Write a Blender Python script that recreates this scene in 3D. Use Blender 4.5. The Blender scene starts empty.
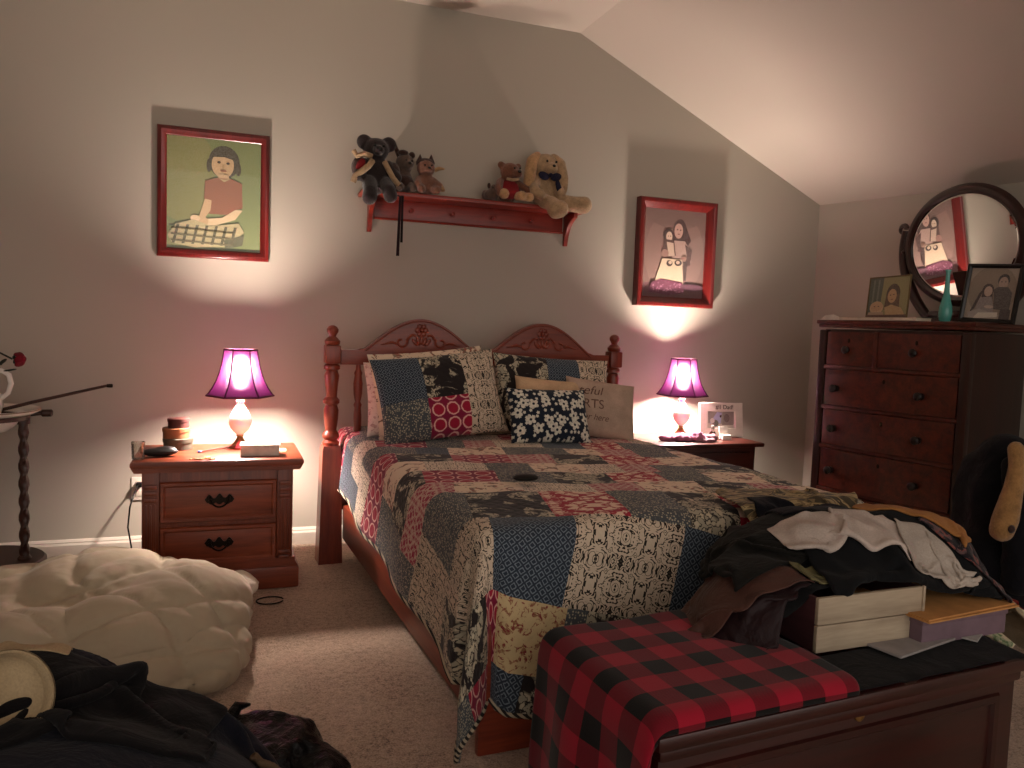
import bpy, bmesh, math, random
import numpy as np
from mathutils import Vector, Matrix, noise as mnoise
PI = math.pi
S = bpy.context.scene
COL = S.collection

# ------------------------------------------------------------------ camera, world, exposure
_yaw, _pitch, _roll, _f = .3552, .0724, -.0355, 788.0
_cy, _sy, _cp, _sp = math.cos(_yaw), math.sin(_yaw), math.cos(_pitch), math.sin(_pitch)
_fwd = Vector((_sy * _cp, _cy * _cp, -_sp)); _r = Vector((_cy, -_sy, 0)); _d = _fwd.cross(_r)
_cr, _sr = math.cos(_roll), math.sin(_roll)
_right = _cr * _r + _sr * _d; _down = -_sr * _r + _cr * _d
cam = bpy.data.objects.new('camera', bpy.data.cameras.new('camera'))
COL.objects.link(cam)
cam.matrix_world = Matrix(((_right.x, -_down.x, -_fwd.x, 0), (_right.y, -_down.y, -_fwd.y, 0), (_right.z, -_down.z, -_fwd.z, 1.2), (0, 0, 0, 1)))
cam.data.sensor_width = 36; cam.data.lens = _f * 36 / 1024; cam.data.clip_start = .02
S.camera = cam
w = bpy.data.worlds.new('world'); S.world = w; w.use_nodes = True
w.node_tree.nodes['Background'].inputs[0].default_value = (1.0, .90, .82, 1)
w.node_tree.nodes['Background'].inputs[1].default_value = .85
S.view_settings.view_transform = 'Standard'; S.view_settings.look = 'None'
S.view_settings.gamma = 1; S.view_settings.use_curve_mapping = False
S.view_settings.exposure = 0.65
BULB = 1650.0                       # radiance of the two lamp bulbs
BULB_COL = (1, .835, .72)
try:
    S.cycles.use_denoising = True
    S.cycles.max_bounces = 10; S.cycles.diffuse_bounces = 6; S.cycles.transmission_bounces = 8
    S.cycles.sample_clamp_indirect = 6.0
except Exception: pass

# ------------------------------------------------------------------ helpers: colour and materials
def srgb(c):
    if isinstance(c, str):
        c = [int(c[i:i + 2], 16) / 255 for i in (0, 2, 4)]
    return tuple(x / 12.92 if x <= .04045 else ((x + .055) / 1.055) ** 2.4 for x in c) + (1,)

class G:
    """A small wrapper round one node material."""
    def __init__(s, name):
        s.m = bpy.data.materials.new(name); s.m.use_nodes = True
        s.t = s.m.node_tree; s.b = s.t.nodes['Principled BSDF']; s.out = s.t.nodes['Material Output']
    def set(s, n, k, v):
        sk = n.inputs[k]
        if isinstance(v, bpy.types.NodeSocket): s.t.links.new(v, sk)
        else: sk.default_value = v
    def N(s, typ, ins={}, out=0, **props):
        n = s.t.nodes.new('ShaderNode' + typ)
        for k, v in props.items(): setattr(n, k, v)
        for k, v in ins.items(): s.set(n, k, v)
        return n.outputs[out]
    def math(s, op, a, b=0.0, c=0.0, clamp=False):
        return s.N('Math', {0: a, 1: b, 2: c}, operation=op, use_clamp=clamp)
    def vm(s, op, a, b=(0, 0, 0), out=0, scale=None):
        d = {0: a, 1: b}
        if scale is not None: d['Scale'] = scale
        return s.N('VectorMath', d, out=out, operation=op)
    def mix(s, f, a, b, mode='MIX'):
        return s.N('Mix', {0: f, 6: a, 7: b}, out=2, data_type='RGBA', blend_type=mode)
    def ramp(s, f, stops, interp='LINEAR'):
        n = s.t.nodes.new('ShaderNodeValToRGB'); s.t.links.new(f, n.inputs[0])
        r = n.color_ramp; r.interpolation = interp
        while len(r.elements) < len(stops): r.elements.new(.5)
        for e, (p, c) in zip(r.elements, stops): e.position = p; e.color = c
        return n.outputs[0]
    def step(s, f, a, b):
        return s.N('MapRange', {0: f, 1: a, 2: b, 3: 0.0, 4: 1.0}, clamp=True)
    def coord(s, kind='Object', scale=(1, 1, 1), rot=(0, 0, 0)):
        o = s.t.nodes.new('ShaderNodeTexCoord').outputs[kind]
        return s.N('Mapping', {0: o, 2: rot, 3: scale})
    def noise(s, v, sc, det=3.0, rough=.55, out=0, dist=0.0):
        return s.N('TexNoise', {'Vector': v, 'Scale': sc, 'Detail': det, 'Roughness': rough, 'Distortion': dist}, out=out)
    def bump(s, h, strength=.3, dist=.01, normal=None):
        d = {'Height': h, 'Strength': strength, 'Distance': dist}
        if normal is not None: d['Normal'] = normal
        return s.N('Bump', d)
    def fin(s, col=None, rough=.6, bump=None, spec=.5, **kw):
        if col is not None: s.set(s.b, 'Base Color', col)
        s.set(s.b, 'Roughness', rough); s.set(s.b, 'Specular IOR Level', spec)
        if bump is not None: s.set(s.b, 'Normal', bump)
        for k, v in kw.items(): s.set(s.b, k.replace('_', ' '), v)
        return s.m

def wood(name, dark, light, rough=.4, along='x', sc=1.0, coat=0.0):
    g = G(name); k = {'x': (1.2, 14, 14), 'y': (14, 1.2, 14), 'z': (14, 14, 1.2)}[along]
    v = g.coord('Object', tuple(a * sc for a in k))
    n1 = g.noise(v, 1.6, 4, .6, dist=.6); n2 = g.noise(v, 9, 3, .6)
    f = g.math('ADD', g.math('MULTIPLY', n1, .7), g.math('MULTIPLY', n2, .3))
    c = g.ramp(f, [(.3, srgb(dark)), (.68, srgb(light))])
    return g.fin(c, rough, g.bump(f, .12, .003), .5, Coat_Weight=coat, Coat_Roughness=.2)

def plain(name, c, rough=.5, spec=.5, var=.12, sc=20, bump=.1, **kw):
    g = G(name); v = g.coord('Object'); n = g.noise(v, sc, 3)
    a = srgb(c); d = tuple(x * (1 - var) for x in a[:3]) + (1,); l = tuple(min(1, x * (1 + var)) for x in a[:3]) + (1,)
    return g.fin(g.ramp(n, [(.35, d), (.65, l)]), rough, g.bump(n, bump, .002), spec, **kw)

def cloth_mat(name, c, weave=900, var=.15, rough=.9, bump=.25, sheen=.04, folds=0.0):
    g = G(name); v = g.coord('Object'); n = g.noise(v, 12, 3); wv = g.noise(v, weave * .25, 2)
    a = srgb(c); d = tuple(x * (1 - var) for x in a[:3]) + (1,); l = tuple(min(1, x * (1 + var)) for x in a[:3]) + (1,)
    col = g.ramp(g.math('ADD', g.math('MULTIPLY', n, .6), g.math('MULTIPLY', wv, .4)), [(.38, d), (.62, l)])
    b = g.bump(wv, bump, .002)
    if folds: b = g.bump(g.noise(v, 9, 4, .6, dist=1.0), folds, .03, b)
    return g.fin(col, rough, b, .2, Sheen_Weight=sheen)

def fur_mat(name, c, var=.3):
    g = G(name); v = g.coord('Object'); n = g.noise(v, 120, 4, .7); n2 = g.noise(v, 25, 2)
    a = srgb(c); d = tuple(x * (1 - var) for x in a[:3]) + (1,); l = tuple(min(1, x * (1 + var)) for x in a[:3]) + (1,)
    return g.fin(g.ramp(g.math('ADD', g.math('MULTIPLY', n, .5), g.math('MULTIPLY', n2, .5)), [(.35, d), (.65, l)]), .95, g.bump(n, .6, .008), .1, Sheen_Weight=.3)

# --- printed fabrics, drawn in the UV metres of each textile
def fabric(name, kind, a, b, c=None, sc=1.0, gain=1.55):
    g = G(name); uv = g.coord('UV', (1, 1, 1)); A, B, Cc = [tuple(min(.8, x * gain) for x in srgb(q)[:3]) + (1,) for q in (a, b, c or b)]
    sx = g.N('SeparateXYZ', {0: uv}); node = sx.node; U, V = node.outputs[0], node.outputs[1]
    def mirrored(pu, pv):
        return g.N('CombineXYZ', {0: g.math('PINGPONG', U, pu), 1: g.math('PINGPONG', V, pv), 2: 0.0})
    if kind == 'ikat':      # mirrored contour scrolls
        m = mirrored(.12 * sc, .10 * sc); n = g.noise(m, 20 / sc, 2.0, .5, dist=.7)
        q = g.math('ABSOLUTE', g.math('SUBTRACT', g.math('FRACT', g.math('MULTIPLY', n, 8.0)), .5))
        f = g.math('SUBTRACT', 1.0, g.step(q, .14, .20)); col = g.mix(f, A, B)
    elif kind == 'damask':  # medallion of pale foliage
        m = mirrored(.12 * sc, .10 * sc); n = g.noise(m, 26 / sc, 3.5, .6, dist=.7)
        f = g.step(n, .47, .52); col = g.mix(f, A, B)
    elif kind == 'quatrefoil':
        vv = g.N('CombineXYZ', {0: U, 1: V, 2: 0.0})
        n = g.noise(vv, 90, 2); d = g.N('TexVoronoi', {'Vector': vv, 'Scale': 14 / sc, 'Randomness': 0.0}, feature='F1', out=0)
        d = g.math('ADD', d, g.math('MULTIPLY', g.math('SUBTRACT', n, .5), .12))
        f = g.math('SUBTRACT', g.step(d, .34, .37), g.step(d, .43, .47))
        col = g.mix(f, g.mix(g.step(d, .42, .45), A, Cc), B)
    elif kind == 'floral':  # five-petalled flowers
        vv = g.N('CombineXYZ', {0: U, 1: V, 2: 0.0}); S_ = 7.5 / sc
        def flowers(scale, r0, seed):
            v2 = g.vm('ADD', vv, (seed, seed * .7, 0))
            nd = g.t.nodes.new('ShaderNodeTexVoronoi'); nd.voronoi_dimensions = '2D'
            g.set(nd, 'Vector', v2); g.set(nd, 'Scale', scale); g.set(nd, 'Randomness', .8)
            dv = g.vm('SUBTRACT', g.vm('SCALE', v2, scale=scale), g.vm('SCALE', nd.outputs['Position'], scale=scale))
            dv = g.vm('SUBTRACT', v2, nd.outputs['Position'])
            sp = g.N('SeparateXYZ', {0: dv}).node
            ang = g.math('ARCTAN2', sp.outputs[1], sp.outputs[0])
            pet = g.math('MULTIPLY', g.math('ABSOLUTE', g.math('SINE', g.math('MULTIPLY', ang, 2.5))), .45)
            rr = g.math('MULTIPLY', g.math('ADD', pet, .55), r0)
            dd = nd.outputs['Distance']
            f1 = g.math('SUBTRACT', 1.0, g.step(g.math('SUBTRACT', dd, rr), -.02, .02))
            core = g.math('SUBTRACT', 1.0, g.step(dd, .08, .11))
            return f1, core
        f1, c1 = flowers(S_, .40, 0.0); f2, c2 = flowers(S_ * 2.1, .27, 3.3)
        f = g.math('MAXIMUM', f1, f2); core = g.math('MULTIPLY', c1, f1)
        tone = g.noise(vv, 60, 2)
        pet = g.mix(g.step(tone, .35, .65), B, Cc)
        col = g.mix(core, g.mix(f, A, pet), A)
    elif kind == 'leafy':   # big blown peonies and leaves
        vv = g.N('CombineXYZ', {0: U, 1: V, 2: 0.0}); n = g.noise(vv, 8 / sc, 2.5, .55, dist=1.4)
        f = g.step(n, .48, .51); n2 = g.noise(vv, 40 / sc, 2); vein = g.step(g.math('ABSOLUTE', g.math('SUBTRACT', n2, .5)), .015, .05)
        col = g.mix(f, A, g.mix(vein, A, g.mix(g.step(n2, .4, .65), B, Cc)))
    elif kind == 'dots':
        vv = g.N('CombineXYZ', {0: U, 1: V, 2: 0.0})
        d = g.N('TexVoronoi', {'Vector': vv, 'Scale': 120 / sc, 'Randomness': .6}, feature='F1')
        f = g.math('SUBTRACT', 1.0, g.step(d, .3, .45)); col = g.mix(f, A, B)
    elif kind == 'diamond':
        vv = g.N('Mapping', {0: g.N('CombineXYZ', {0: U, 1: V, 2: 0.0}), 2: (0, 0, PI / 4)})
        n = g.noise(vv, 120, 2)
        d = g.N('TexVoronoi', {'Vector': vv, 'Scale': 46 / sc, 'Randomness': 0.0}, feature='F1', distance='CHEBYCHEV')
        d = g.math('ADD', d, g.math('MULTIPLY', g.math('SUBTRACT', n, .5), .25))
        f = g.math('SUBTRACT', g.step(d, .22, .28), g.step(d, .34, .40)); col = g.mix(g.math('MULTIPLY', f, .65), A, B)
    elif kind == 'sprig':
        vv = g.N('CombineXYZ', {0: U, 1: V, 2: 0.0}); n = g.noise(vv, 22 / sc, 3, .6, dist=1.2); n2 = g.noise(vv, 55 / sc, 2)
        col = g.mix(g.step(n, .54, .58), A, g.mix(g.step(n2, .45, .5), B, Cc))
    elif kind == 'plaid':
        def band(x):
            return g.math('GREATER_THAN', g.math('FRACT', g.math('MULTIPLY', x, 1 / (.125 * sc))), .5)
        bs = g.math('ADD', band(U), band(V))
        vv = g.N('CombineXYZ', {0: U, 1: V, 2: 0.0})
        tw = g.N('TexWave', {'Vector': g.N('Mapping', {0: vv, 2: (0, 0, .78)}), 'Scale': 120.0, 'Distortion': 0.0}, out=1)
        half = g.mix(g.math('ADD', g.math('MULTIPLY', tw, .3), .4), A, B)
        col = g.mix(g.math('GREATER_THAN', bs, .5), A, g.mix(g.math('GREATER_THAN', bs, 1.5), half, B))
    elif kind == 'camo':
        vv = g.N('CombineXYZ', {0: U, 1: V, 2: 0.0}); n = g.noise(g.N('Mapping', {0: vv, 3: (1, 3.5, 1)}), 9 / sc, 3, .6, dist=.8)
        col = g.ramp(n, [(.36, A), (.46, B), (.52, Cc), (.6, A)], 'CONSTANT')
    # quilted loft: stitched diamonds + weave
    st = g.N('Mapping', {0: uv, 2: (0, 0, PI / 4)}); sp2 = g.N('SeparateXYZ', {0: st}).node
    q1 = g.math('PINGPONG', sp2.outputs[0], .016); q2 = g.math('PINGPONG', sp2.outputs[1], .016)
    h = g.math('MINIMUM', q1, q2)
    bmp = g.bump(h, .35 if kind != 'plaid' else 0.0, .35, g.bump(g.noise(uv, 350, 2), .25, .002))
    return g.fin(col, .9, bmp, .15, Sheen_Weight=.12)

# ------------------------------------------------------------------ helpers: meshes
class MB:
    def __init__(s): s.bm = bmesh.new(); s.M = Matrix.Identity(4)
    def _v(s, p): return s.bm.verts.new(s.M @ Vector(p))
    def box(s, c, d, bev=0.0, rot=None, seg=2):
        M = Matrix.Translation(Vector(c))
        if rot is not None: M = M @ (Matrix.Rotation(rot, 4, 'Z') if not isinstance(rot, Matrix) else rot)
        r = bmesh.ops.create_cube(s.bm, size=1, matrix=s.M @ M @ Matrix.Diagonal((d[0], d[1], d[2], 1)))
        if bev > 0:
            vs = r['verts']; es = list({e for v in vs for e in v.link_edges})
            bmesh.ops.bevel(s.bm, geom=vs + es, offset=min(bev, min(d) * .45), segments=seg, profile=.6, affect='EDGES')
        return s
    def lathe(s, prof, c=(0, 0, 0), seg=24, axis='z', cap=True, n_off=0.0):
        rings = []
        for r, z in prof:
            ring = []
            for i in range(seg):
                a = 2 * PI * i / seg + n_off; x, y = r * math.cos(a), r * math.sin(a)
                p = (x, y, z) if axis == 'z' else ((x, -z, y) if axis == 'y' else (z, x, y))
                ring.append(s._v((p[0] + c[0], p[1] + c[1], p[2] + c[2])))
            rings.append(ring)
        for a, b in zip(rings, rings[1:]):
            for i in range(seg):
                j = (i + 1) % seg; s.bm.faces.new((a[i], a[j], b[j], b[i]))
        if cap:
            s.bm.faces.new(rings[0][::-1]); s.bm.faces.new(rings[-1])
        return s
    def tube(s, pts, r, seg=8, close=False, cap=True):
        pts = [Vector(p) for p in pts]; n = len(pts); rings = []; up = None
        rs = r if isinstance(r, (list, tuple)) else [r] * n
        for i, p in enumerate(pts):
            t = (pts[(i + 1) % n] - pts[i - 1]) if close else (pts[min(i + 1, n - 1)] - pts[max(i - 1, 0)])
            t.normalize()
            if up is None: up = Vector((0, 0, 1)) if abs(t.z) < .9 else Vector((1, 0, 0))
            a = t.cross(up); a.normalize(); b = a.cross(t); b.normalize(); up = b
            rings.append([s._v(p + (a * math.cos(2 * PI * k / seg) + b * math.sin(2 * PI * k / seg)) * rs[i]) for k in range(seg)])
        for i in range(n if close else n - 1):
            A, B = rings[i], rings[(i + 1) % n]
            for k in range(seg):
                j = (k + 1) % seg; s.bm.faces.new((A[k], A[j], B[j], B[k]))
        if cap and not close:
            s.bm.faces.new(rings[0][::-1]); s.bm.faces.new(rings[-1])
        return s
    def prism(s, poly, y0, y1, plane='xz', bev=0.0):
        f = {'xz': lambda a, b, t: (a, t, b), 'xy': lambda a, b, t: (a, b, t), 'yz': lambda a, b, t: (t, a, b)}[plane]
        A = [s._v(f(a, b, y0)) for a, b in poly]; B = [s._v(f(a, b, y1)) for a, b in poly]; n = len(poly)
        fs = [s.bm.faces.new(A), s.bm.faces.new(B[::-1])]
        for i in range(n):
            j = (i + 1) % n; s.bm.faces.new((A[j], A[i], B[i], B[j]))
        if bev > 0:
            es = list({e for q in fs for e in q.edges})
            bmesh.ops.bevel(s.bm, geom=es, offset=bev, segments=2, profile=.6, affect='EDGES')
        return s
    def ell(s, c, r, seg=16, rot=None):
        M = Matrix.Translation(Vector(c))
        if rot is not None: M = M @ rot
        bmesh.ops.create_uvsphere(s.bm, u_segments=seg, v_segments=max(6, seg * 2 // 3), radius=1, matrix=s.M @ M @ Matrix.Diagonal((r[0], r[1], r[2], 1)))
        return s
    def mitre(s, w, h, prof, c=(0, 0, 0)):
        """A mitred rectangular moulding in the xz plane facing -y: prof = [(inset, proud)]."""
        loops = []
        for i, d in prof:
            a, b = w / 2 - i, h / 2 - i
            loops.append([s._v((c[0] + x, c[1] - d, c[2] + z)) for x, z in ((-a, -b), (a, -b), (a, b), (-a, b))])
        n = len(loops)
        for k in range(n):
            A, B = loops[k], loops[(k + 1) % n]
            for i in range(4):
                j = (i + 1) % 4; s.bm.faces.new((A[i], A[j], B[j], B[i]))
        return s
    def build(s, name, mat, parent=None, smooth=True, angle=40):
        me = bpy.data.meshes.new(name)
        bmesh.ops.recalc_face_normals(s.bm, faces=s.bm.faces)
        s.bm.to_mesh(me); s.bm.free()
        return link(name, me, mat, parent, smooth, angle)

def link(name, me, mat, parent=None, smooth=True, angle=40):
    o = bpy.data.objects.new(name, me); COL.objects.link(o)
    for m in (mat if isinstance(mat, (list, tuple)) else [mat]): me.materials.append(m)
    if smooth:
        me.polygons.foreach_set('use_smooth', [True] * len(me.polygons))
        try: me.set_sharp_from_angle(angle=math.radians(angle))
        except Exception: pass
    if parent is not None: o.parent = parent
    return o

def tag(o, label, cat, group=None, kind=None):
    o['label'] = label; o['category'] = cat
    if group: o['group'] = group
    if kind: o['kind'] = kind
    return o
def thing(name, label, cat, loc=(0, 0, 0), rz=0.0, group=None):
    o = bpy.data.objects.new(name, None); COL.objects.link(o)
    o.empty_display_size = .05; o.location = loc; o.rotation_euler = (0, 0, rz)
    return tag(o, label, cat, group)
def struct(name, mb, m, smooth=False):
    o = mb.build(name, m, None, smooth); o['kind'] = 'structure'; return o

def grid_mesh(P, uv=None, close_u=False, matidx=None):
    """(ny,nx,3) array to a mesh with optional per-vertex uv (ny,nx,2) and per-face material index."""
    ny, nx, _ = P.shape; me = bpy.data.meshes.new('sheet')
    idx = np.arange(ny * nx).reshape(ny, nx)
    f = np.stack([idx[:-1, :-1], idx[:-1, 1:], idx[1:, 1:], idx[1:, :-1]], -1).reshape(-1, 4)
    me.from_pydata(P.reshape(-1, 3).tolist(), [], f.tolist())
    if uv is not None:
        l = me.uv_layers.new(name='UVMap'); q = uv.reshape(-1, 2)[f.reshape(-1)]
        l.data.foreach_set('uv', q.astype(np.float32).reshape(-1))
    if matidx is not None: me.polygons.foreach_set('material_index', np.asarray(matidx, np.int32).reshape(-1))
    return me

def evaluated(o):
    dg = bpy.context.evaluated_depsgraph_get(); dg.update()
    me = bpy.data.meshes.new_from_object(o.evaluated_get(dg)); return me

def blob(name, shapes, mat, parent=None, vox=.008, smooth=6, disp=None):
    """One continuous surface grown round ellipsoids (c, r[, rot]) and limbs ('limb', [(p, r)...])."""
    b = MB()
    for q in shapes:
        if q[0] == 'limb':
            for (p0, r0), (p1, r1) in zip(q[1], q[1][1:]):
                p0, p1 = Vector(p0), Vector(p1); n = max(2, int((p1 - p0).length / (min(r0, r1) * .4)) + 1)
                for i in range(n + 1):
                    t = i / n; r = r0 + (r1 - r0) * t; b.ell(p0.lerp(p1, t), (r, r, r), 10)
        else: b.ell(q[0], q[1], 16, q[2] if len(q) > 2 else None)
    o = b.build(name, mat, None)
    m = o.modifiers.new('r', 'REMESH'); m.mode = 'VOXEL'; m.voxel_size = vox
    m2 = o.modifiers.new('s', 'SMOOTH'); m2.factor = .5; m2.iterations = smooth
    me = evaluated(o); old = o.data; o.modifiers.clear(); o.data = me; bpy.data.meshes.remove(old)
    if disp:
        co = np.empty(len(me.vertices) * 3); me.vertices.foreach_get('co', co); co = co.reshape(-1, 3)
        no = np.array([v.normal[:] for v in me.vertices])
        d = np.array([disp(Vector(p)) for p in co]); co = co + no * d[:, None]
        me.vertices.foreach_set('co', co.reshape(-1)); me.update()
    me.polygons.foreach_set('use_smooth', [True] * len(me.polygons))
    if parent is not None: o.parent = parent
    return o

def add_solid(o, t, off=0.0, sub=0):
    m = o.modifiers.new('thickness', 'SOLIDIFY'); m.thickness = t; m.offset = off
    if sub: s_ = o.modifiers.new('soft', 'SUBSURF'); s_.levels = s_.render_levels = sub
    return o

# --- printed pictures: flat coloured shapes on one sheet
PRINT = G('printed_picture')
_vc = PRINT.N('VertexColor', {}, layer_name='ink')
_gr = PRINT.noise(PRINT.coord('Object'), 260, 2)
PRINT = PRINT.fin(PRINT.mix(.08, PRINT.vm('SCALE', _vc, scale=1.0), PRINT.ramp(_gr, [(.35, (0, 0, 0, 1)), (.65, (1, 1, 1, 1))])), .35, None, .5)
def E_(cx, cy, rx, ry, col, a=0.0, n=22, t0=0, t1=2 * PI):
    pts = []
    for i in range(n):
        t = t0 + (t1 - t0) * i / n; x, y = rx * math.cos(t), ry * math.sin(t)
        pts.append((cx + x * math.cos(a) - y * math.sin(a), cy + x * math.sin(a) + y * math.cos(a)))
    return (pts, col)
def picture(name, w, h, bg, layers, parent, loc=(0, 0, 0), rot=(0, 0, 0)):
    b = bmesh.new(); lay = b.loops.layers.float_color.new('ink'); k = 0
    for pts, col in [([(0, 0), (1, 0), (1, 1), (0, 1)], bg)] + layers:
        vs = [b.verts.new(((min(max(x, 0), 1) - .5) * w, -.00025 * k, (min(max(y, 0), 1) - .5) * h)) for x, y in pts]
        f = b.faces.new(vs); c = srgb(col)
        f.normal_update()
        if f.normal.y > 0: f.normal_flip()
        for l in f.loops: l[lay] = c
        k += 1
    bmesh.ops.triangulate(b, faces=[f for f in b.faces if len(f.verts) > 4])
    me = bpy.data.meshes.new(name); b.to_mesh(me); b.free()
    o = link(name, me, PRINT, parent, False); o.location = loc; o.rotation_euler = rot; return o

def pillow_pt(u, v, side, w, h, th):
    """u,v in -1..1; side +1 is the front (-y)."""
    f = max(0, (1 - abs(u) ** 2.6)) ** .55 * max(0, (1 - abs(v) ** 2.6)) ** .55
    px = 1 - .05 * (1 - v * v) * abs(u) ** 3; pz = 1 - .05 * (1 - u * u) * abs(v) ** 3
    wr = mnoise.noise(Vector((u * 2.3 + w * 9, v * 2.3, side * 3 + h * 7))) * .12 * f
    return (u * w / 2 * px, -side * th / 2 * (f + wr), h / 2 + v * h / 2 * pz)
def pillow(name, label, mats, w, h, th, loc, tilt, rz=0.0, roll=0.0, patch=None, n=40, uvoff=(0, 0), group=None):
    me = bpy.data.meshes.new(name); V = []; F = []; UV = []; MI = []
    for side in (1, -1):
        base = len(V)
        for j in range(n + 1):
            for i in range(n + 1):
                u, v = -1 + 2 * i / n, -1 + 2 * j / n; V.append(pillow_pt(u, v, side, w, h, th)); UV.append((u * w / 2 + uvoff[0], v * h / 2 + uvoff[1]))
        for j in range(n):
            for i in range(n):
                a = base + j * (n + 1) + i; q = (a, a + 1, a + n + 2, a + n + 1)
                F.append(q if side == 1 else q[::-1])
                MI.append(patch((i + .5) / n, (j + .5) / n) if patch else 0)
    me.from_pydata(V, [], F); l = me.uv_layers.new(name='UVMap')
    for p in me.polygons:
        for li, vi in zip(p.loop_indices, p.vertices): l.data[li].uv = UV[vi]
    me.polygons.foreach_set('material_index', MI)
    bm = bmesh.new(); bm.from_mesh(me); bmesh.ops.remove_doubles(bm, verts=bm.verts, dist=.0004); bm.to_mesh(me); bm.free()
    o = link(name, me, mats, None, True, 80); o.location = loc
    o.rotation_euler = (Matrix.Rotation(rz, 3, 'Z') @ Matrix.Rotation(-tilt, 3, 'X') @ Matrix.Rotation(roll, 3, 'Y')).to_euler()
    return tag(o, label, 'pillow', group)

# ------------------------------------------------------------------ cloth: a small position-based solver dropping sheets on a height field
HX0, HY0, HR = -1.5, .6, .012
HNX, HNY = 400, 190
H = np.zeros((HNY, HNX))
_gx, _gy = np.meshgrid(HX0 + HR * np.arange(HNX), HY0 + HR * np.arange(HNY))
def h_at(x, y):
    fx = np.clip((x - HX0) / HR, 0, HNX - 1.001); fy = np.clip((y - HY0) / HR, 0, HNY - 1.001)
    ix, iy = fx.astype(int), fy.astype(int); tx, ty = fx - ix, fy - iy
    return (H[iy, ix] * (1 - tx) + H[iy, ix + 1] * tx) * (1 - ty) + (H[iy + 1, ix] * (1 - tx) + H[iy + 1, ix + 1] * tx) * ty
def h_max(mask, val): H[mask] = np.maximum(H[mask], val if np.isscalar(val) else val[mask])
def h_box(x0, x1, y0, y1, z, rz=0.0, c=None):
    cx, cy = c or ((x0 + x1) / 2, (y0 + y1) / 2)
    lx = (_gx - cx) * math.cos(rz) + (_gy - cy) * math.sin(rz); ly = -(_gx - cx) * math.sin(rz) + (_gy - cy) * math.cos(rz)
    h_max((abs(lx) < (x1 - x0) / 2) & (abs(ly) < (y1 - y0) / 2), z)
def h_mound(cx, cy, rx, ry, z, base=0.0):
    q = 1 - ((_gx - cx) / rx) ** 2 - ((_gy - cy) / ry) ** 2
    h_max(q > 0, base + (z - base) * np.sqrt(np.clip(q, 0, 1)))
def h_splat(P):
    A = P
    for _ in range(2):
        A = np.concatenate([A, .5 * (A[1:] + A[:-1])], 0) if False else A
    ny, nx, _3 = P.shape
    for a in np.linspace(0, 1, 4):
        for b in np.linspace(0, 1, 4):
            Q = (P[:-1, :-1] * (1 - a) + P[1:, :-1] * a) * (1 - b) + (P[:-1, 1:] * (1 - a) + P[1:, 1:] * a) * b
            ix = np.clip(((Q[..., 0] - HX0) / HR + .5).astype(int), 0, HNX - 1); iy = np.clip(((Q[..., 1] - HY0) / HR + .5).astype(int), 0, HNY - 1)
            np.maximum.at(H, (iy, ix), Q[..., 2])
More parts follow.
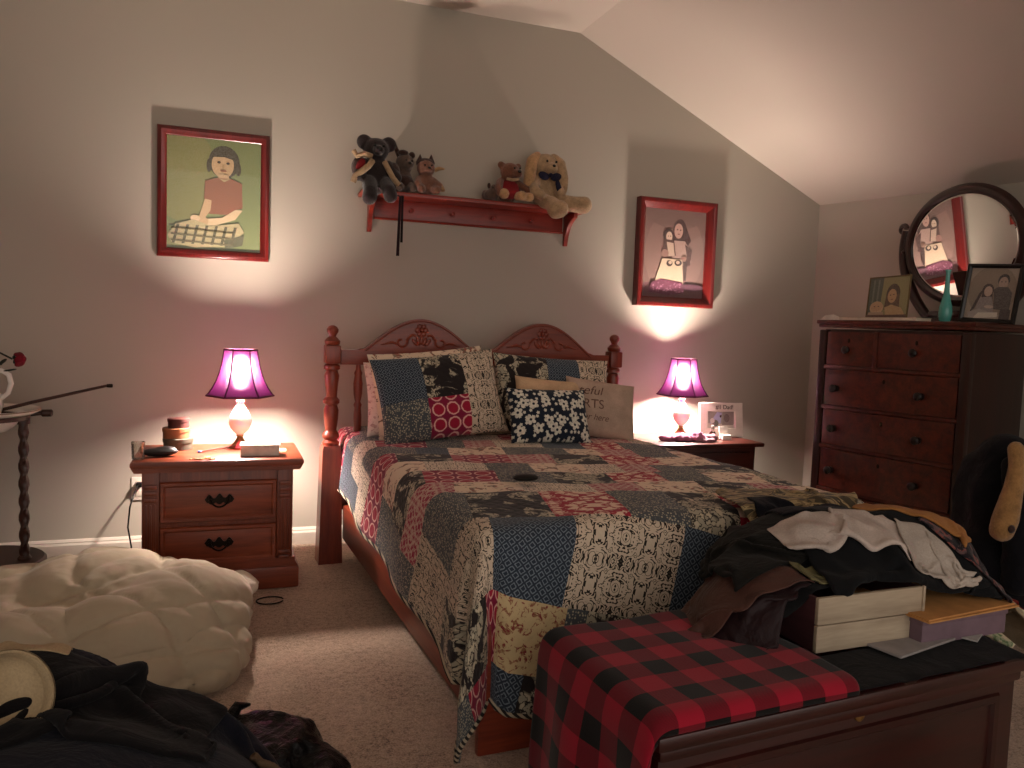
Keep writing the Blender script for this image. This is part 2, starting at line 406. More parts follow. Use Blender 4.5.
def drape(w, h, c, rz, nx=36, crumple=.8, seed=0, steps=90, lift=.05, amp=.05, thick=.008, stiff=.25):
    rng = np.random.RandomState(seed); ny = max(8, int(nx * h / w)); dx, dy = w / (nx - 1), h / (ny - 1)
    u, v = np.meshgrid(np.linspace(-.5, .5, nx), np.linspace(-.5, .5, ny))
    X = u * w * crumple; Y = v * h * crumple
    ph = rng.rand(8) * 6.3; fr = 5 + rng.rand(8) * 9
    X = X + .03 * w * np.sin(fr[0] * v + ph[0]) ; Y = Y + .03 * h * np.sin(fr[1] * u + ph[1])
    P = np.empty((ny, nx, 3)); P[..., 0] = c[0] + X * math.cos(rz) - Y * math.sin(rz); P[..., 1] = c[1] + X * math.sin(rz) + Y * math.cos(rz)
    bump = np.sin(fr[2] * u + fr[3] * .6 * v + ph[2]) * .6 + np.sin(fr[4] * 1.6 * u - fr[5] * v + ph[3]) * .4 + rng.randn(ny, nx) * .08
    P[..., 2] = h_at(P[..., 0], P[..., 1]) + lift + amp * (bump + 1)
    O = P.copy(); dg = math.hypot(dx, dy)
    def con(a, b, L, k):
        d = b - a; n = np.sqrt((d * d).sum(-1, keepdims=True)) + 1e-9
        q = d * ((n - L) / n * .5 * k); a += q; b -= q
    for it in range(steps):
        vel = (P - O) * .94; O = P.copy(); P = P + vel; P[..., 2] -= .0018
        for _ in range(5):
            for o in (0, 1):
                n2 = (nx - o) // 2 * 2; con(P[:, o:o + n2:2], P[:, o + 1:o + n2:2], dx, 1)
                n2 = (ny - o) // 2 * 2; con(P[o:o + n2:2], P[o + 1:o + n2:2], dy, 1)
                m2 = (ny - o) // 2 * 2
                con(P[o:o + m2:2, :-1], P[o + 1:o + m2:2, 1:], dg, .4); con(P[o:o + m2:2, 1:], P[o + 1:o + m2:2, :-1], dg, .4)
            for o in (0, 1, 2, 3):
                k = (nx - o) // 4
                if k: con(P[:, o:o + 4 * k - 2:4][:, :k], P[:, o + 2:o + 4 * k:4][:, :k], 2 * dx, stiff)
                k = (ny - o) // 4
                if k: con(P[o:o + 4 * k - 2:4][:k], P[o + 2:o + 4 * k:4][:k], 2 * dy, stiff)
            hh = h_at(P[..., 0], P[..., 1]) + thick; pen = hh - P[..., 2]
            deep = pen > .05; lift_m = (pen > 0) & ~deep
            P[..., 2][lift_m] = hh[lift_m]
            if deep.any():
                e = .012; x, y = P[..., 0][deep], P[..., 1][deep]
                gx = h_at(x + e, y) - h_at(x - e, y); gy = h_at(x, y + e) - h_at(x, y - e); gn = np.hypot(gx, gy)
                flat = gn < .004
                P[..., 0][deep] -= np.where(flat, 0, gx / (gn + 1e-9) * .008); P[..., 1][deep] -= np.where(flat, 0, gy / (gn + 1e-9) * .008)
                z = P[..., 2][deep]; z[flat] += np.minimum(pen[deep][flat], .02); P[..., 2][deep] = z
            con_m = pen > -.002
            O[con_m] = O[con_m] + (P[con_m] - O[con_m]) * .75
    UV = np.stack([u * w, v * h], -1)
    return P, UV
def garment(name, label, cat, mat, w, h, c, rz, t=.004, splat=True, group=None, sub=1, thick=.008, **kw):
    P, UV = drape(w, h, c, rz, thick=thick, **kw)
    if splat: h_splat(P)
    o0 = np.array([P[..., 0].mean(), P[..., 1].mean(), P[..., 2].min()])
    me = grid_mesh(P - o0, UV); o = link(name, me, mat, None, True, 180); o.location = o0
    add_solid(o, t, 0.0, sub); return tag(o, label, cat, group)

# ------------------------------------------------------------------ materials
def wall_mat(name, c, bump=.08):
    g = G(name); v = g.coord('Object'); n = g.noise(v, 160, 3); n2 = g.noise(v, 1.2, 2)
    a = srgb(c); d = tuple(x * .96 for x in a[:3]) + (1,)
    return g.fin(g.mix(n2, d, a), .75, g.bump(n, bump, .003), .25)
M_wall = wall_mat('painted_greige_wall', 'b0a89b'); M_ceil = wall_mat('painted_ceiling', 'c8bcb0', .2); M_trim = plain('white_trim_paint', 'd8cfc2', .45, var=.03)
def carpet():
    g = G('beige_carpet'); v = g.coord('Object')
    n = g.noise(v, 45, 4, .75); n2 = g.noise(v, 150, 2, .8); n3 = g.noise(v, 3, 2)
    f = g.math('ADD', g.math('MULTIPLY', n, .4), g.math('ADD', g.math('MULTIPLY', n2, .4), g.math('MULTIPLY', n3, .2)))
    return g.fin(g.ramp(f, [(.38, srgb('6e5646')), (.46, srgb('b89c86')), (.62, srgb('e2c8b0'))]), .98, g.bump(f, .9, .03), .05, Sheen_Weight=.25)
M_carpet = carpet()
W_bed = wood('cherry_bed_wood', '5c1d12', '8c3a20', .38, 'z', 1, .15)
W_bedx = wood('cherry_bed_rail_wood', '5c1d12', '8c3a20', .38, 'x', 1, .15)
W_bedy = wood('cherry_side_rail_wood', '5c1d12', '8c3a20', .38, 'y', 1, .15)
W_oak = wood('nightstand_oak', '5e2614', '98482a', .42, 'x', 1.0, .1); W_oakz = wood('nightstand_oak_upright', '58210f', '8c4226', .42, 'z', 1.0, .1)
W_dark = wood('dark_mahogany', '2a0d0a', '4c1d14', .35, 'x', 1, .15)
W_dress = wood('antique_oak_front', '200a07', '642818', .33, 'y', .9, .2); W_dressz = wood('antique_oak_upright_shaded', '150605', '34120b', .33, 'z', .9, .2)  # upright copy is darkened: shade on the dresser side put into its colour
W_shelf = wood('cherry_shelf_wood', '6a1a14', '9a3422', .4, 'x', 1, .1); W_frame = wood('red_cherry_frame', '460c0e', '6e1a16', .3, 'z', 1, .3)
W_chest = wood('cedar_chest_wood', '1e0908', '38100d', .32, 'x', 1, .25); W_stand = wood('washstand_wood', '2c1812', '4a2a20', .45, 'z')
M_brass = plain('aged_bronze', '241a14', .4, .5, Metallic=.8); M_blackmetal = plain('black_metal', '15110f', .45, .5, Metallic=.6)
M_white_cer = plain('white_porcelain', 'e6e0d8', .15, .6, .03, bump=0)
M_gilt = plain('gilt_metal', 'a5804c', .35, .5, Metallic=.8)
M_black = plain('black_plastic', '060506', .55, .25)
g = G('mirror_silver'); g.b.inputs['Metallic'].default_value = 1; M_mirror = g.fin((.86, .86, .84, 1), .01)
g = G('picture_glass'); tr = g.N('BsdfTransparent', {0: (1, 1, 1, 1)}); gl = g.N('BsdfGlossy', {'Roughness': .02})
g.t.links.new(g.N('MixShader', {0: .015, 1: tr, 2: gl}), g.out.inputs[0]); M_glass = g.m
g = G('clear_plastic'); tr = g.N('BsdfTransparent', {0: (.9, .88, .85, 1)}); gl = g.N('BsdfGlossy', {'Roughness': .12}); fr = g.N('Fresnel', {0: 1.6})
g.t.links.new(g.N('MixShader', {0: g.math('ADD', g.math('MULTIPLY', fr, .8), .05), 1: tr, 2: gl}), g.out.inputs[0]); M_plastic = g.m

F_ikat = fabric('ikat_cream_black', 'ikat', 'ab9b88', '1c1714', sc=.72); F_ikat2 = fabric('ikat_pale_fine', 'ikat', 'bcae9c', '4a4038', sc=.45)
F_damask = fabric('red_damask', 'damask', '861428', 'c0a592'); F_quat = fabric('red_quatrefoil', 'quatrefoil', '84182e', 'b98e86', '6b1630')
F_dark = fabric('charcoal_peony', 'leafy', '211c1c', '8d8675', 'a59a84'); F_grey = fabric('grey_speckle', 'dots', '3e4144', '8f8876')
F_blue = fabric('blue_diamond', 'diamond', '222933', '727c84'); F_sprig = fabric('cream_sprig', 'sprig', 'c0ac98', '844a40', '6b5a4c')
F_redfl = fabric('red_cream_floral', 'damask', 'a88c80', '84203a', sc=.5); F_navy = fabric('navy_blossom', 'floral', '171d28', 'a8a296', 'c4bcae', sc=.5)
F_gold = fabric('tan_rose_floral', 'sprig', 'a6926e', '6e2a2c', '7c5a40', sc=.45)
F_plaid = fabric('buffalo_plaid', 'plaid', '8a1226', '0b0808', gain=1.2)
QM = dict(I=F_ikat, i=F_ikat2, R=F_damask, Q=F_quat, D=F_dark, G=F_grey, B=F_blue, C=F_sprig, F=F_redfl, T=F_gold); QK = list(QM)

# ------------------------------------------------------------------ the room
YW = 4.28; ZC = 2.905; XS = 1.93; KS = .4626
def ceil_z(x): return ZC if x <= XS else ZC - KS * (x - XS)
struct('floor', MB().box((1.0, 1.3, -.05), (7.2, 7.0, .1)), M_carpet)
struct('wall_back', MB().prism([(-2.3, 0), (3.78, 0), (3.78, ceil_z(3.78)), (XS, ZC), (-2.3, ZC)], YW, YW + .1), M_wall)
struct('wall_left', MB().box((-2.25, 1.3, 1.45), (.1, 6.2, 2.9)), M_wall)
def xr(y): return 3.72 + .08 * (YW - y)
b = MB(); b.prism([(xr(YW + .1), YW + .1), (xr(YW + .1) + .1, YW + .1), (xr(-1.7) + .1, -1.7), (xr(-1.7), -1.7)], 0, 2.09, 'xy')
struct('wall_right', b, M_wall)
struct('ceiling', MB().prism([(-2.3, ZC), (XS, ZC), (4.5, ceil_z(4.5)), (4.5, ceil_z(4.5) + .1), (XS, ZC + .1), (-2.3, ZC + .1)], -1.7, YW + .1), M_ceil)
BB = [(0, 0), (.014, 0), (.014, .062), (.009, .072), (.009, .078), (.004, .09), (0, .09)]
struct('baseboard_back', MB().prism([(YW - a, z) for a, z in BB], -2.2, 3.72, 'yz'), M_trim)
b = MB(); b.M = Matrix.Translation((3.72, YW, 0)) @ Matrix.Rotation(math.atan(.08), 4, 'Z')
b.prism([(-a, z) for a, z in BB], -5.8, 0, 'xz')
struct('baseboard_right', b, M_trim)

# ------------------------------------------------------------------ the bed
BEDM = Matrix.Translation((.513, 3.935, 0)) @ Matrix.Rotation(math.radians(2.5), 4, 'Z')
bed = thing('bed', 'wooden bed with double arched carved headboard and turned posts', 'bed', (.513, 3.935, 0), math.radians(2.5))
BW = 1.585
def post_block(b, x):
    for z0, z1, a0, a1 in ((0, .585, .058, .045),):
        v = [b._v((x + sx * a, sy * a, z)) for a, z in ((a0, z0), (a1, z1 - .02), (a1 - .006, z1)) for sx, sy in ((-1, -1), (1, -1), (1, 1), (-1, 1))]
        for k in (0, 4):
            for q in range(4): r = (q + 1) % 4; b.bm.faces.new((v[k + q], v[k + r], v[k + 4 + r], v[k + 4 + q]))
        b.bm.faces.new(v[3::-1]); b.bm.faces.new(v[8:])
    b.box((x, 0, 1.035), (.074, .074, .09), .008)
for x in (0, BW):
    p = MB(); post_block(p, x)
    p.lathe([(.038, .575), (.042, .60), (.03, .612), (.041, .625), (.041, .64), (.027, .66), (.035, .72), (.037, .76), (.028, .785), (.040, .795), (.040, .81), (.027, .825), (.031, .88), (.037, .93), (.028, .955), (.040, .962), (.040, .978), (.029, .988), (.029, 1.0)], (x, 0, 0), 20)
    po = p.build('post', W_bed, bed)
    MB().lathe([(.024, 1.075), (.036, 1.085), (.039, 1.10), (.027, 1.114), (.017, 1.122), (.019, 1.13), (.028, 1.144), (.029, 1.157), (.022, 1.169), (.009, 1.176), (.002, 1.177)], (x, 0, 0), 20).build('finial', W_bed, po)
# arched panel
def arch_top(x):
    z = 1.058
    for c in (.445, 1.125):
        d = abs(x - c)
        q = d / .30
        if q < 1: z = max(z, 1.058 + .165 * (.5 + .5 * math.cos(PI * q)) ** .54)
    return z
poly = [(.04, .985)] + [(BW - .04, .985)]
xs = np.linspace(BW - .04, .04, 90); poly = [(.04, .985), (BW - .04, .985)] + [(float(x), arch_top(float(x))) for x in xs]
hb = MB().prism(poly, -.02, .018, bev=.006)
hp = hb.build('arched_panel', W_bedx, bed)
b = MB(); b.tube([(float(x), -.022, arch_top(float(x)) - .012) for x in np.linspace(.16, BW - .16, 70)], .004, 6); b.build('edge_bead', W_bedx, hp)
for c in (.445, 1.125):
    b = MB()
    for k in range(6):
        a = k * PI / 3; b.ell((c + .022 * math.cos(a), -.022, 1.165 + .022 * math.sin(a)), (.014, .007, .014), 10)
    b.ell((c, -.024, 1.165), (.011, .009, .011), 10)
    for k in range(5):
        b.ell((c + (k - 2) * .017, -.022, 1.115 - abs(k - 2) * .006), (.010, .007, .024), 10, Matrix.Rotation((k - 2) * .35, 4, 'Y'))
    for s in (-1, 1):
        pts = []
        for k in range(26):
            t = k / 25; a = t * 5.6; r = .034 * (1 - t * .75); pts.append((c + s * (.105 + r * math.cos(a + 2.6)), -.022, 1.105 + r * math.sin(a + 2.6)))
        b.tube(pts, .0065, 6)
        b.tube([(c + s * (.03 + .012 * k), -.022, 1.135 - .004 * k + .012 * math.sin(k)) for k in range(5)], .007, 6)
        b.tube([(c + s * (.13 + .02 * k), -.022, 1.095 + .006 * math.sin(k * 1.3)) for k in range(5)], [.007, .008, .007, .005, .003], 6)
    b.build('carved_ornament', W_bedx, hp)
MB().box((BW / 2, 0, .54), (BW - .1, .035, .1), .006).build('headboard_rail', W_bedx, bed)
MB().box((BW / 2, 0, .30), (BW - .1, .035, .08), .006).build('headboard_rail', W_bedx, bed)
sp_prof = [(.012, .585), (.018, .6), (.018, .62), (.013, .63), (.02, .66), (.021, .72), (.017, .77), (.021, .785), (.014, .80), (.022, .84), (.024, .89), (.018, .93), (.021, .945), (.013, .96), (.011, .99)]
b0 = None
for x in np.linspace(.13, BW - .13, 9):
    MB().lathe(sp_prof, (float(x), 0, 0), 14).build('spindle', W_bed, bed)
BL = -2.0                                   # local y of the foot end of the mattress
for x in (.074, BW - .074):
    MB().box((x, BL / 2 + .01, .205), (.03, abs(BL) - .1, .17), .006).build('side_rail', W_bedy, bed)
MB().box((BW / 2, BL + .075, .19), (BW - .16, .03, .38), .01).build('footboard', W_bedx, bed)
MB().box((BW / 2, BL / 2 + .03, .42), (BW - .18, abs(BL) - .16, .34), .07, seg=4).build('mattress', plain('mattress_ticking', 'b8b0a4', .9), bed)

# quilt: flat patchwork (s,t) folded over the mattress edges
ROWS = [(-.80, -.49, [(-9, 'G'), (-.28, 'Q'), (-.02, 'B'), (.2, 'D'), (.5, 'C'), (.7, 'R'), (.95, 'B'), (1.2, 'G'), (1.5, 'D')]),
        (-.49, -.29, [(-9, 'D'), (-.06, 'Q'), (.07, 'T'), (.29, 'G'), (.36, 'D'), (.53, 'Q'), (.69, 'I'), (.82, 'F'), (1.0, 'G'), (1.2, 'D'), (1.4, 'Q'), (1.6, 'I')]),
        (-.29, 0, [(-9, 'D'), (-.38, 'I'), (.02, 'B'), (.27, 'I'), (.63, 'B'), (.80, 'I'), (1.16, 'B'), (1.35, 'I'), (1.7, 'B')]),
        (0, .32, [(-9, 'I'), (-.30, 'G'), (-.03, 'D'), (.22, 'R'), (.45, 'G'), (.655, 'D'), (.83, 'R'), (1.06, 'G'), (1.27, 'D'), (1.5, 'R')]),
        (.32, .49, [(-9, 'G'), (-.46, 'F'), (-.06, 'C'), (.18, 'i'), (.43, 'F'), (.60, 'C'), (.83, 'D'), (1.03, 'F'), (1.2, 'C'), (1.5, 'G')]),
        (.49, .69, [(-9, 'G'), (-.42, 'D'), (-.16, 'Q'), (.12, 'G'), (.33, 'D'), (.55, 'R'), (.74, 'G'), (.92, 'C'), (1.15, 'D'), (1.4, 'R')]),
        (.69, .87, [(-9, 'G'), (-.40, 'C'), (-.14, 'i'), (.10, 'G'), (.28, 'C'), (.50, 'i'), (.64, 'F'), (.78, 'G'), (.95, 'D'), (1.2, 'R')]),
        (.87, 1.07, [(-9, 'i'), (-.62, 'Q'), (-.24, 'D'), (-.02, 'Q'), (.22, 'F'), (.40, 'D'), (.62, 'R'), (.87, 'C'), (1.1, 'G')]),
        (1.07, 1.26, [(-9, 'i'), (-.4, 'G'), (-.15, 'B'), (-.02, 'C'), (.22, 'G'), (.5, 'C'), (.65, 'F'), (.82, 'G'), (1.0, 'C')]),
        (1.26, 1.46, [(-9, 'B'), (-.5, 'i'), (-.3, 'Q'), (-.1, 'G'), (.06, 'F'), (.2, 'i'), (.42, 'B'), (.62, 'R'), (.8, 'G'), (1.0, 'D')]),
        (1.46, 1.64, [(-9, 'B'), (-.42, 'G'), (-.2, 'D'), (.0, 'i'), (.25, 'Q'), (.45, 'B'), (.7, 'F'), (.9, 'i')]),
        (1.64, 2.1, [(-9, 'Q'), (-.35, 'G'), (-.1, 'F'), (.15, 'D'), (.4, 'G'), (.6, 'Q'), (.8, 'B')])]
sL, sR, tB, tT = -.62, 1.9, -.60, 1.96
def lines(lo, hi, base, keys):
    keys = sorted({round(k, 3) for k in keys if lo < k < hi}); ks = []
    for k in keys:
        if not ks or k - ks[-1] > .008: ks.append(k)
    L = [x for x in np.arange(lo, hi, base) if all(abs(x - k) > base * .35 for k in ks)] + ks + [hi]
    return np.array(sorted(L))
sg = lines(sL, sR, .024, [c for r in ROWS for c, _ in r[2]]); tg = lines(tB, tT, .022, [r[0] for r in ROWS])
TH = math.radians(-12.0 - 2.5)
_o = BEDM.inverted() @ Vector((.71, 2.13, 0))
QX0, QX1, QY0, QZ, QR = .058, BW - .06, BL + .045, .655, .065
def fold(d):
    """arc length past the edge -> (out, down)."""
    if d <= 0: return 0.0, 0.0
    if d < QR * PI / 2: return QR * math.sin(d / QR), QR * (1 - math.cos(d / QR))
    return QR, QR + d - QR * PI / 2
def quilt_pt(s, t):
    if s < 0: s *= .76 + .27 * t
    X = _o.x + s * math.cos(TH) - t * math.sin(TH); Y = _o.y + s * math.sin(TH) + t * math.cos(TH)
    x, y, z = X, Y, QZ
    z += .012 * mnoise.noise(Vector((X * 3.1, Y * 3.1, 1.7))) + .004 * mnoise.noise(Vector((X * 11, Y * 11, 4.2)))
    z -= .015 * max(0, abs(X - BW / 2) - .45)
    ex = QX0 + QR; dx = ex - X; ex2 = QX1 - QR; dx2 = X - ex2; dy = QY0 + QR - Y
    sx = -1 if dx > 0 else 1; D = max(dx, dx2, 0)
    cx = ex if dx > 0 else ex2
    if D > 0 and dy > 0:
        d = math.hypot(D, dy); ang = math.atan2(dy, D); o_, dn = fold(d)
        low = min(1, max(0, dn - .05) / .4)
        o_ += low * (.10 * math.exp(-((ang - .75) / .30) ** 2) - .02 * math.exp(-((ang - 1.25) / .2) ** 2) + .012 * math.sin(ang * 9))
        x = cx + sx * o_ * math.cos(ang); y = QY0 + QR - o_ * math.sin(ang)
        x = min(x, cx) if sx < 0 else max(x, cx)
    elif D > 0:
        o_, dn = fold(D); low = min(1, max(0, dn - .04) / .3)
        o_ += low * (.024 + .014 * math.sin(Y * 9.5 + .8) + .01 * mnoise.noise(Vector((Y * 5, 2.0, 0))))
        x = cx + sx * o_
    elif dy > 0:
        o_, dn = fold(dy); low = min(1, max(0, dn - .04) / .3)
        o_ += low * (.03 + .012 * math.sin(X * 8.0 + .5))
        y = QY0 + QR - o_
    else: dn = 0
    z -= dn
    if z < .02: z = .02 + .01 * math.sin(s * 20)
    return (x, y, z)
Pq = np.array([[quilt_pt(float(s), float(t)) for s in sg] for t in tg])
UVq = np.stack(np.meshgrid(sg, tg), -1)
mi = []
for t in .5 * (tg[1:] + tg[:-1]):
    row = next((r for r in ROWS if r[0] <= t < r[1]), ROWS[-1])
    for s in .5 * (sg[1:] + sg[:-1]):
        mi.append(QK.index([k for c, k in row[2] if s >= c][-1]))
quilt = link('patchwork_quilt', grid_mesh(Pq, UVq, matidx=mi), [QM[k] for k in QK], None, True, 180)
quilt.matrix_world = BEDM; add_solid(quilt, .012, -1)
tag(quilt, 'patchwork quilt of red, blue, cream and charcoal prints spread over the bed', 'quilt')
edge = [Pq[0, i] for i in range(0, len(sg), 1)]
g = G('twisted_cord_binding'); uvb = g.coord('Object', (1, 1, 1)); wv = g.N('TexWave', {'Vector': g.N('Mapping', {0: uvb, 2: (.6, .7, .6)}), 'Scale': 22.0, 'Distortion': 0.0}, out=1)
M_cord = g.fin(g.mix(g.step(wv, .45, .55), srgb('1c1816'), srgb('b3a48c')), .9)
loop = [Pq[j, 0] for j in range(len(tg) - 1, 0, -1)] + edge + [Pq[j, -1] for j in range(1, len(tg))]
MB().tube(loop, .007, 7).build('corded_binding', M_cord, quilt)

# pillows
def tob(x, y, z): return (x, y, z)
M_pinkp = fabric('pink_white_floral_cotton', 'sprig', 'c9aca4', '9c7a78', 'a88c84', sc=.5)
pillow('bed_pillow', 'pale pink floral pillow standing at far left behind the patchwork sham', [M_pinkp], .58, .36, .14, (.945, 3.74, .66), .20, .03, -.03, uvoff=(.3, .2))
pillow('bed_pillow', 'cream floral pillow showing only its top edge behind left patchwork sham', [F_sprig], .58, .425, .11, (.985, 3.655, .665), .27, .03, -.10, uvoff=(.1, .4))
SH = [F_blue, F_dark, F_ikat, F_grey, F_quat, F_sprig]
def sham_left(u, v):
    if u > .68: return 2
    if v > .45: return 0 if u < .36 else 1
    return 3 if u < .36 else 4
pillow('patchwork_sham', 'large patchwork pillow sham leaning against left half of headboard', SH, .62, .42, .17, (1.005, 3.53, .665), .36, .05, -.11, sham_left, uvoff=(.05, .08))
def sham_right(u, v): return 1 if u < .42 else (0 if u < .7 else 2)
pillow('patchwork_sham', 'patchwork pillow sham leaning against right half of headboard behind other pillows', SH, .64, .41, .16, (1.60, 3.68, .66), .30, -.04, .05, sham_right, uvoff=(.2, .3))
pillow('throw_pillow', 'plain cream pillow behind the navy floral pillow', [cloth_mat('cream_cotton', 'c7a684')], .40, .30, .13, (1.54, 3.55, .66), .30, -.02, .08)
M_linen = cloth_mat('beige_linen', 'b59c8a')
script = pillow('throw_pillow', 'beige pillow with brown script lettering beside the right nightstand', [M_linen], .38, .31, .14, (1.785, 3.52, .655), .40, -.05, .14)
M_ink = plain('brown_ink', '6a4c40', .9)
def text_on_pillow(body, size, cx, cz, shear, w_, h_, th_, par, bold=0.0):
    cu = bpy.data.curves.new('lettering', 'FONT'); cu.body = body; cu.size = size; cu.shear = shear; cu.align_x = 'CENTER'; cu.offset = bold
    o = bpy.data.objects.new('tmp', cu); COL.objects.link(o); me = evaluated(o); bpy.data.objects.remove(o)
    bm = bmesh.new(); bm.from_mesh(me); bmesh.ops.triangulate(bm, faces=bm.faces); bmesh.ops.subdivide_edges(bm, edges=bm.edges, cuts=1)
    for v in bm.verts:
        X, Z = v.co.x + cx, v.co.y + cz; p = pillow_pt(max(-1, min(1, X / (w_ / 2))), max(-1, min(1, (Z - h_ / 2) / (h_ / 2))), 1, w_, h_, th_)
        v.co = Vector((X, p[1] - .0025, Z))
    me = bpy.data.meshes.new('lettering'); bm.to_mesh(me); bm.free()
    return link('lettering', me, M_ink, par, False)
text_on_pillow('grateful', .070, -.125, .205, .35, .38, .31, .14, script)
text_on_pillow('HEARTS', .066, -.125, .135, 0, .38, .31, .14, script)
text_on_pillow('gather here', .044, -.085, .075, .25, .38, .31, .14, script)
pillow('throw_pillow', 'navy pillow with white blossoms at the front of the pillows', [F_navy], .42, .275, .13, (1.475, 3.40, .655), .42, .04, .025, uvoff=(.13, .11))
pillow('bed_pillow', 'slate blue pillow with one edge showing behind the script pillow', [cloth_mat('slate_blue_cotton', '39404c')], .34, .22, .12, (1.87, 3.70, .655), .25, -.1, .05)
eb = thing('remote_case', 'small flat black oval case lying on the quilt', 'case', (.99, 2.50, .675), .1)
MB().lathe([(.004, 0), (.032, .001), (.037, .006), (.037, .011), (.03, .016), (.004, .018)], seg=28).build('shell', M_black, eb).scale = (1.25, .85, 1)
MB().lathe([(.034, .0085), (.0385, .009), (.0385, .0105), (.034, .011)], seg=28, cap=False).build('seam_band', M_blackmetal, eb).scale = (1.25, .85, 1)

# ------------------------------------------------------------------ nightstands
NS = thing('nightstand', 'carved oak two drawer nightstand left of the bed', 'nightstand', (0, 3.80, 0))
MB().box((0, 0, .32), (.615, .41, .45), .004).build('body', W_oakz, NS)
b = MB(); b.prism([(-.35, .565), (-.342, .557), (.342, .557), (.35, .565), (.35, .578), (.342, .585), (-.342, .585), (-.35, .578)], -.245, .24, bev=.003)
b.prism([(-.335, .535), (.335, .535), (.348, .557), (-.348, .557)], -.228, .215)
b.build('top', W_oak, NS)
b = MB(); b.box((0, -.005, .05), (.675, .45, .10), .012); b.prism([(-.332, .10), (.332, .10), (.318, .125), (.318, .14), (-.318, .14), (-.318, .125)], -.225, .21); b.build('plinth', W_oak, NS)
for x in (-.272, .272):
    b = MB(); b.box((x, -.207, .34), (.066, .022, .39), .004)
    for k in range(3): b.box((x, -.222, .475 - k * .028), (.05, .014, .02), .006)
    for k in range(3): b.box((x + (k - 1) * .017, -.219, .29), (.008, .01, .22), .004)
    for k in range(2): b.box((x, -.222, .165 - k * .022), (.05, .014, .016), .005)
    b.build('pilaster', W_oakz, NS)
for zc, hh in ((.405, .175), (.215, .165)):
    d = MB(); d.box((0, -.208, zc), (.475, .02, hh), .004); d.mitre(.475, hh, [(0, .216), (.004, .224), (.016, .224), (.024, .217)], (0, 0, zc)); dr = d.build('drawer', W_oak, NS)
    h_ = MB(); pl = []
    for k in range(21):
        t = -1 + k / 10; pl.append((t * .06, .016 + .010 * math.cos(t * 9) - .006 * abs(t)))
    for k in range(21):
        t = 1 - k / 10; pl.append((t * .05, -.012 - .010 * abs(math.cos(t * 5))))
    h_.M = Matrix.Translation((0, 0, zc + .008)); h_.prism(pl, -.224, -.219)
    for s in (-1, 1): h_.ell((s * .038, -.229, .006), (.008, .009, .008), 10)
    h_.tube([(-.038 + .076 * k / 14, -.236 - .004 * math.sin(PI * k / 14), .004 - .034 * math.sin(PI * k / 14) ** .6) for k in range(15)], .0042, 6)
    h_.build('bail_handle', M_brass, dr)

N2 = thing('nightstand', 'dark mahogany nightstand with plain slab top right of the bed', 'nightstand', (2.60, 3.98, 0))
MB().box((0, .01, .29), (.66, .42, .53), .005).build('body', W_dark, N2)
MB().box((0, 0, .568), (.73, .48, .024), .008).build('top', W_dark, N2)
MB().box((0, -.005, .04), (.68, .45, .08), .008).build('plinth', W_dark, N2)
for zc in (.44, .24):
    dr = MB().box((0, -.205, zc), (.58, .02, .17), .006).build('drawer', W_dark, N2)
    MB().lathe([(.006, 0), (.006, .012), (.014, .018), (.013, .026), (.002, .03)], (0, -.214, zc), 14, 'y').build('knob', M_brass, dr)

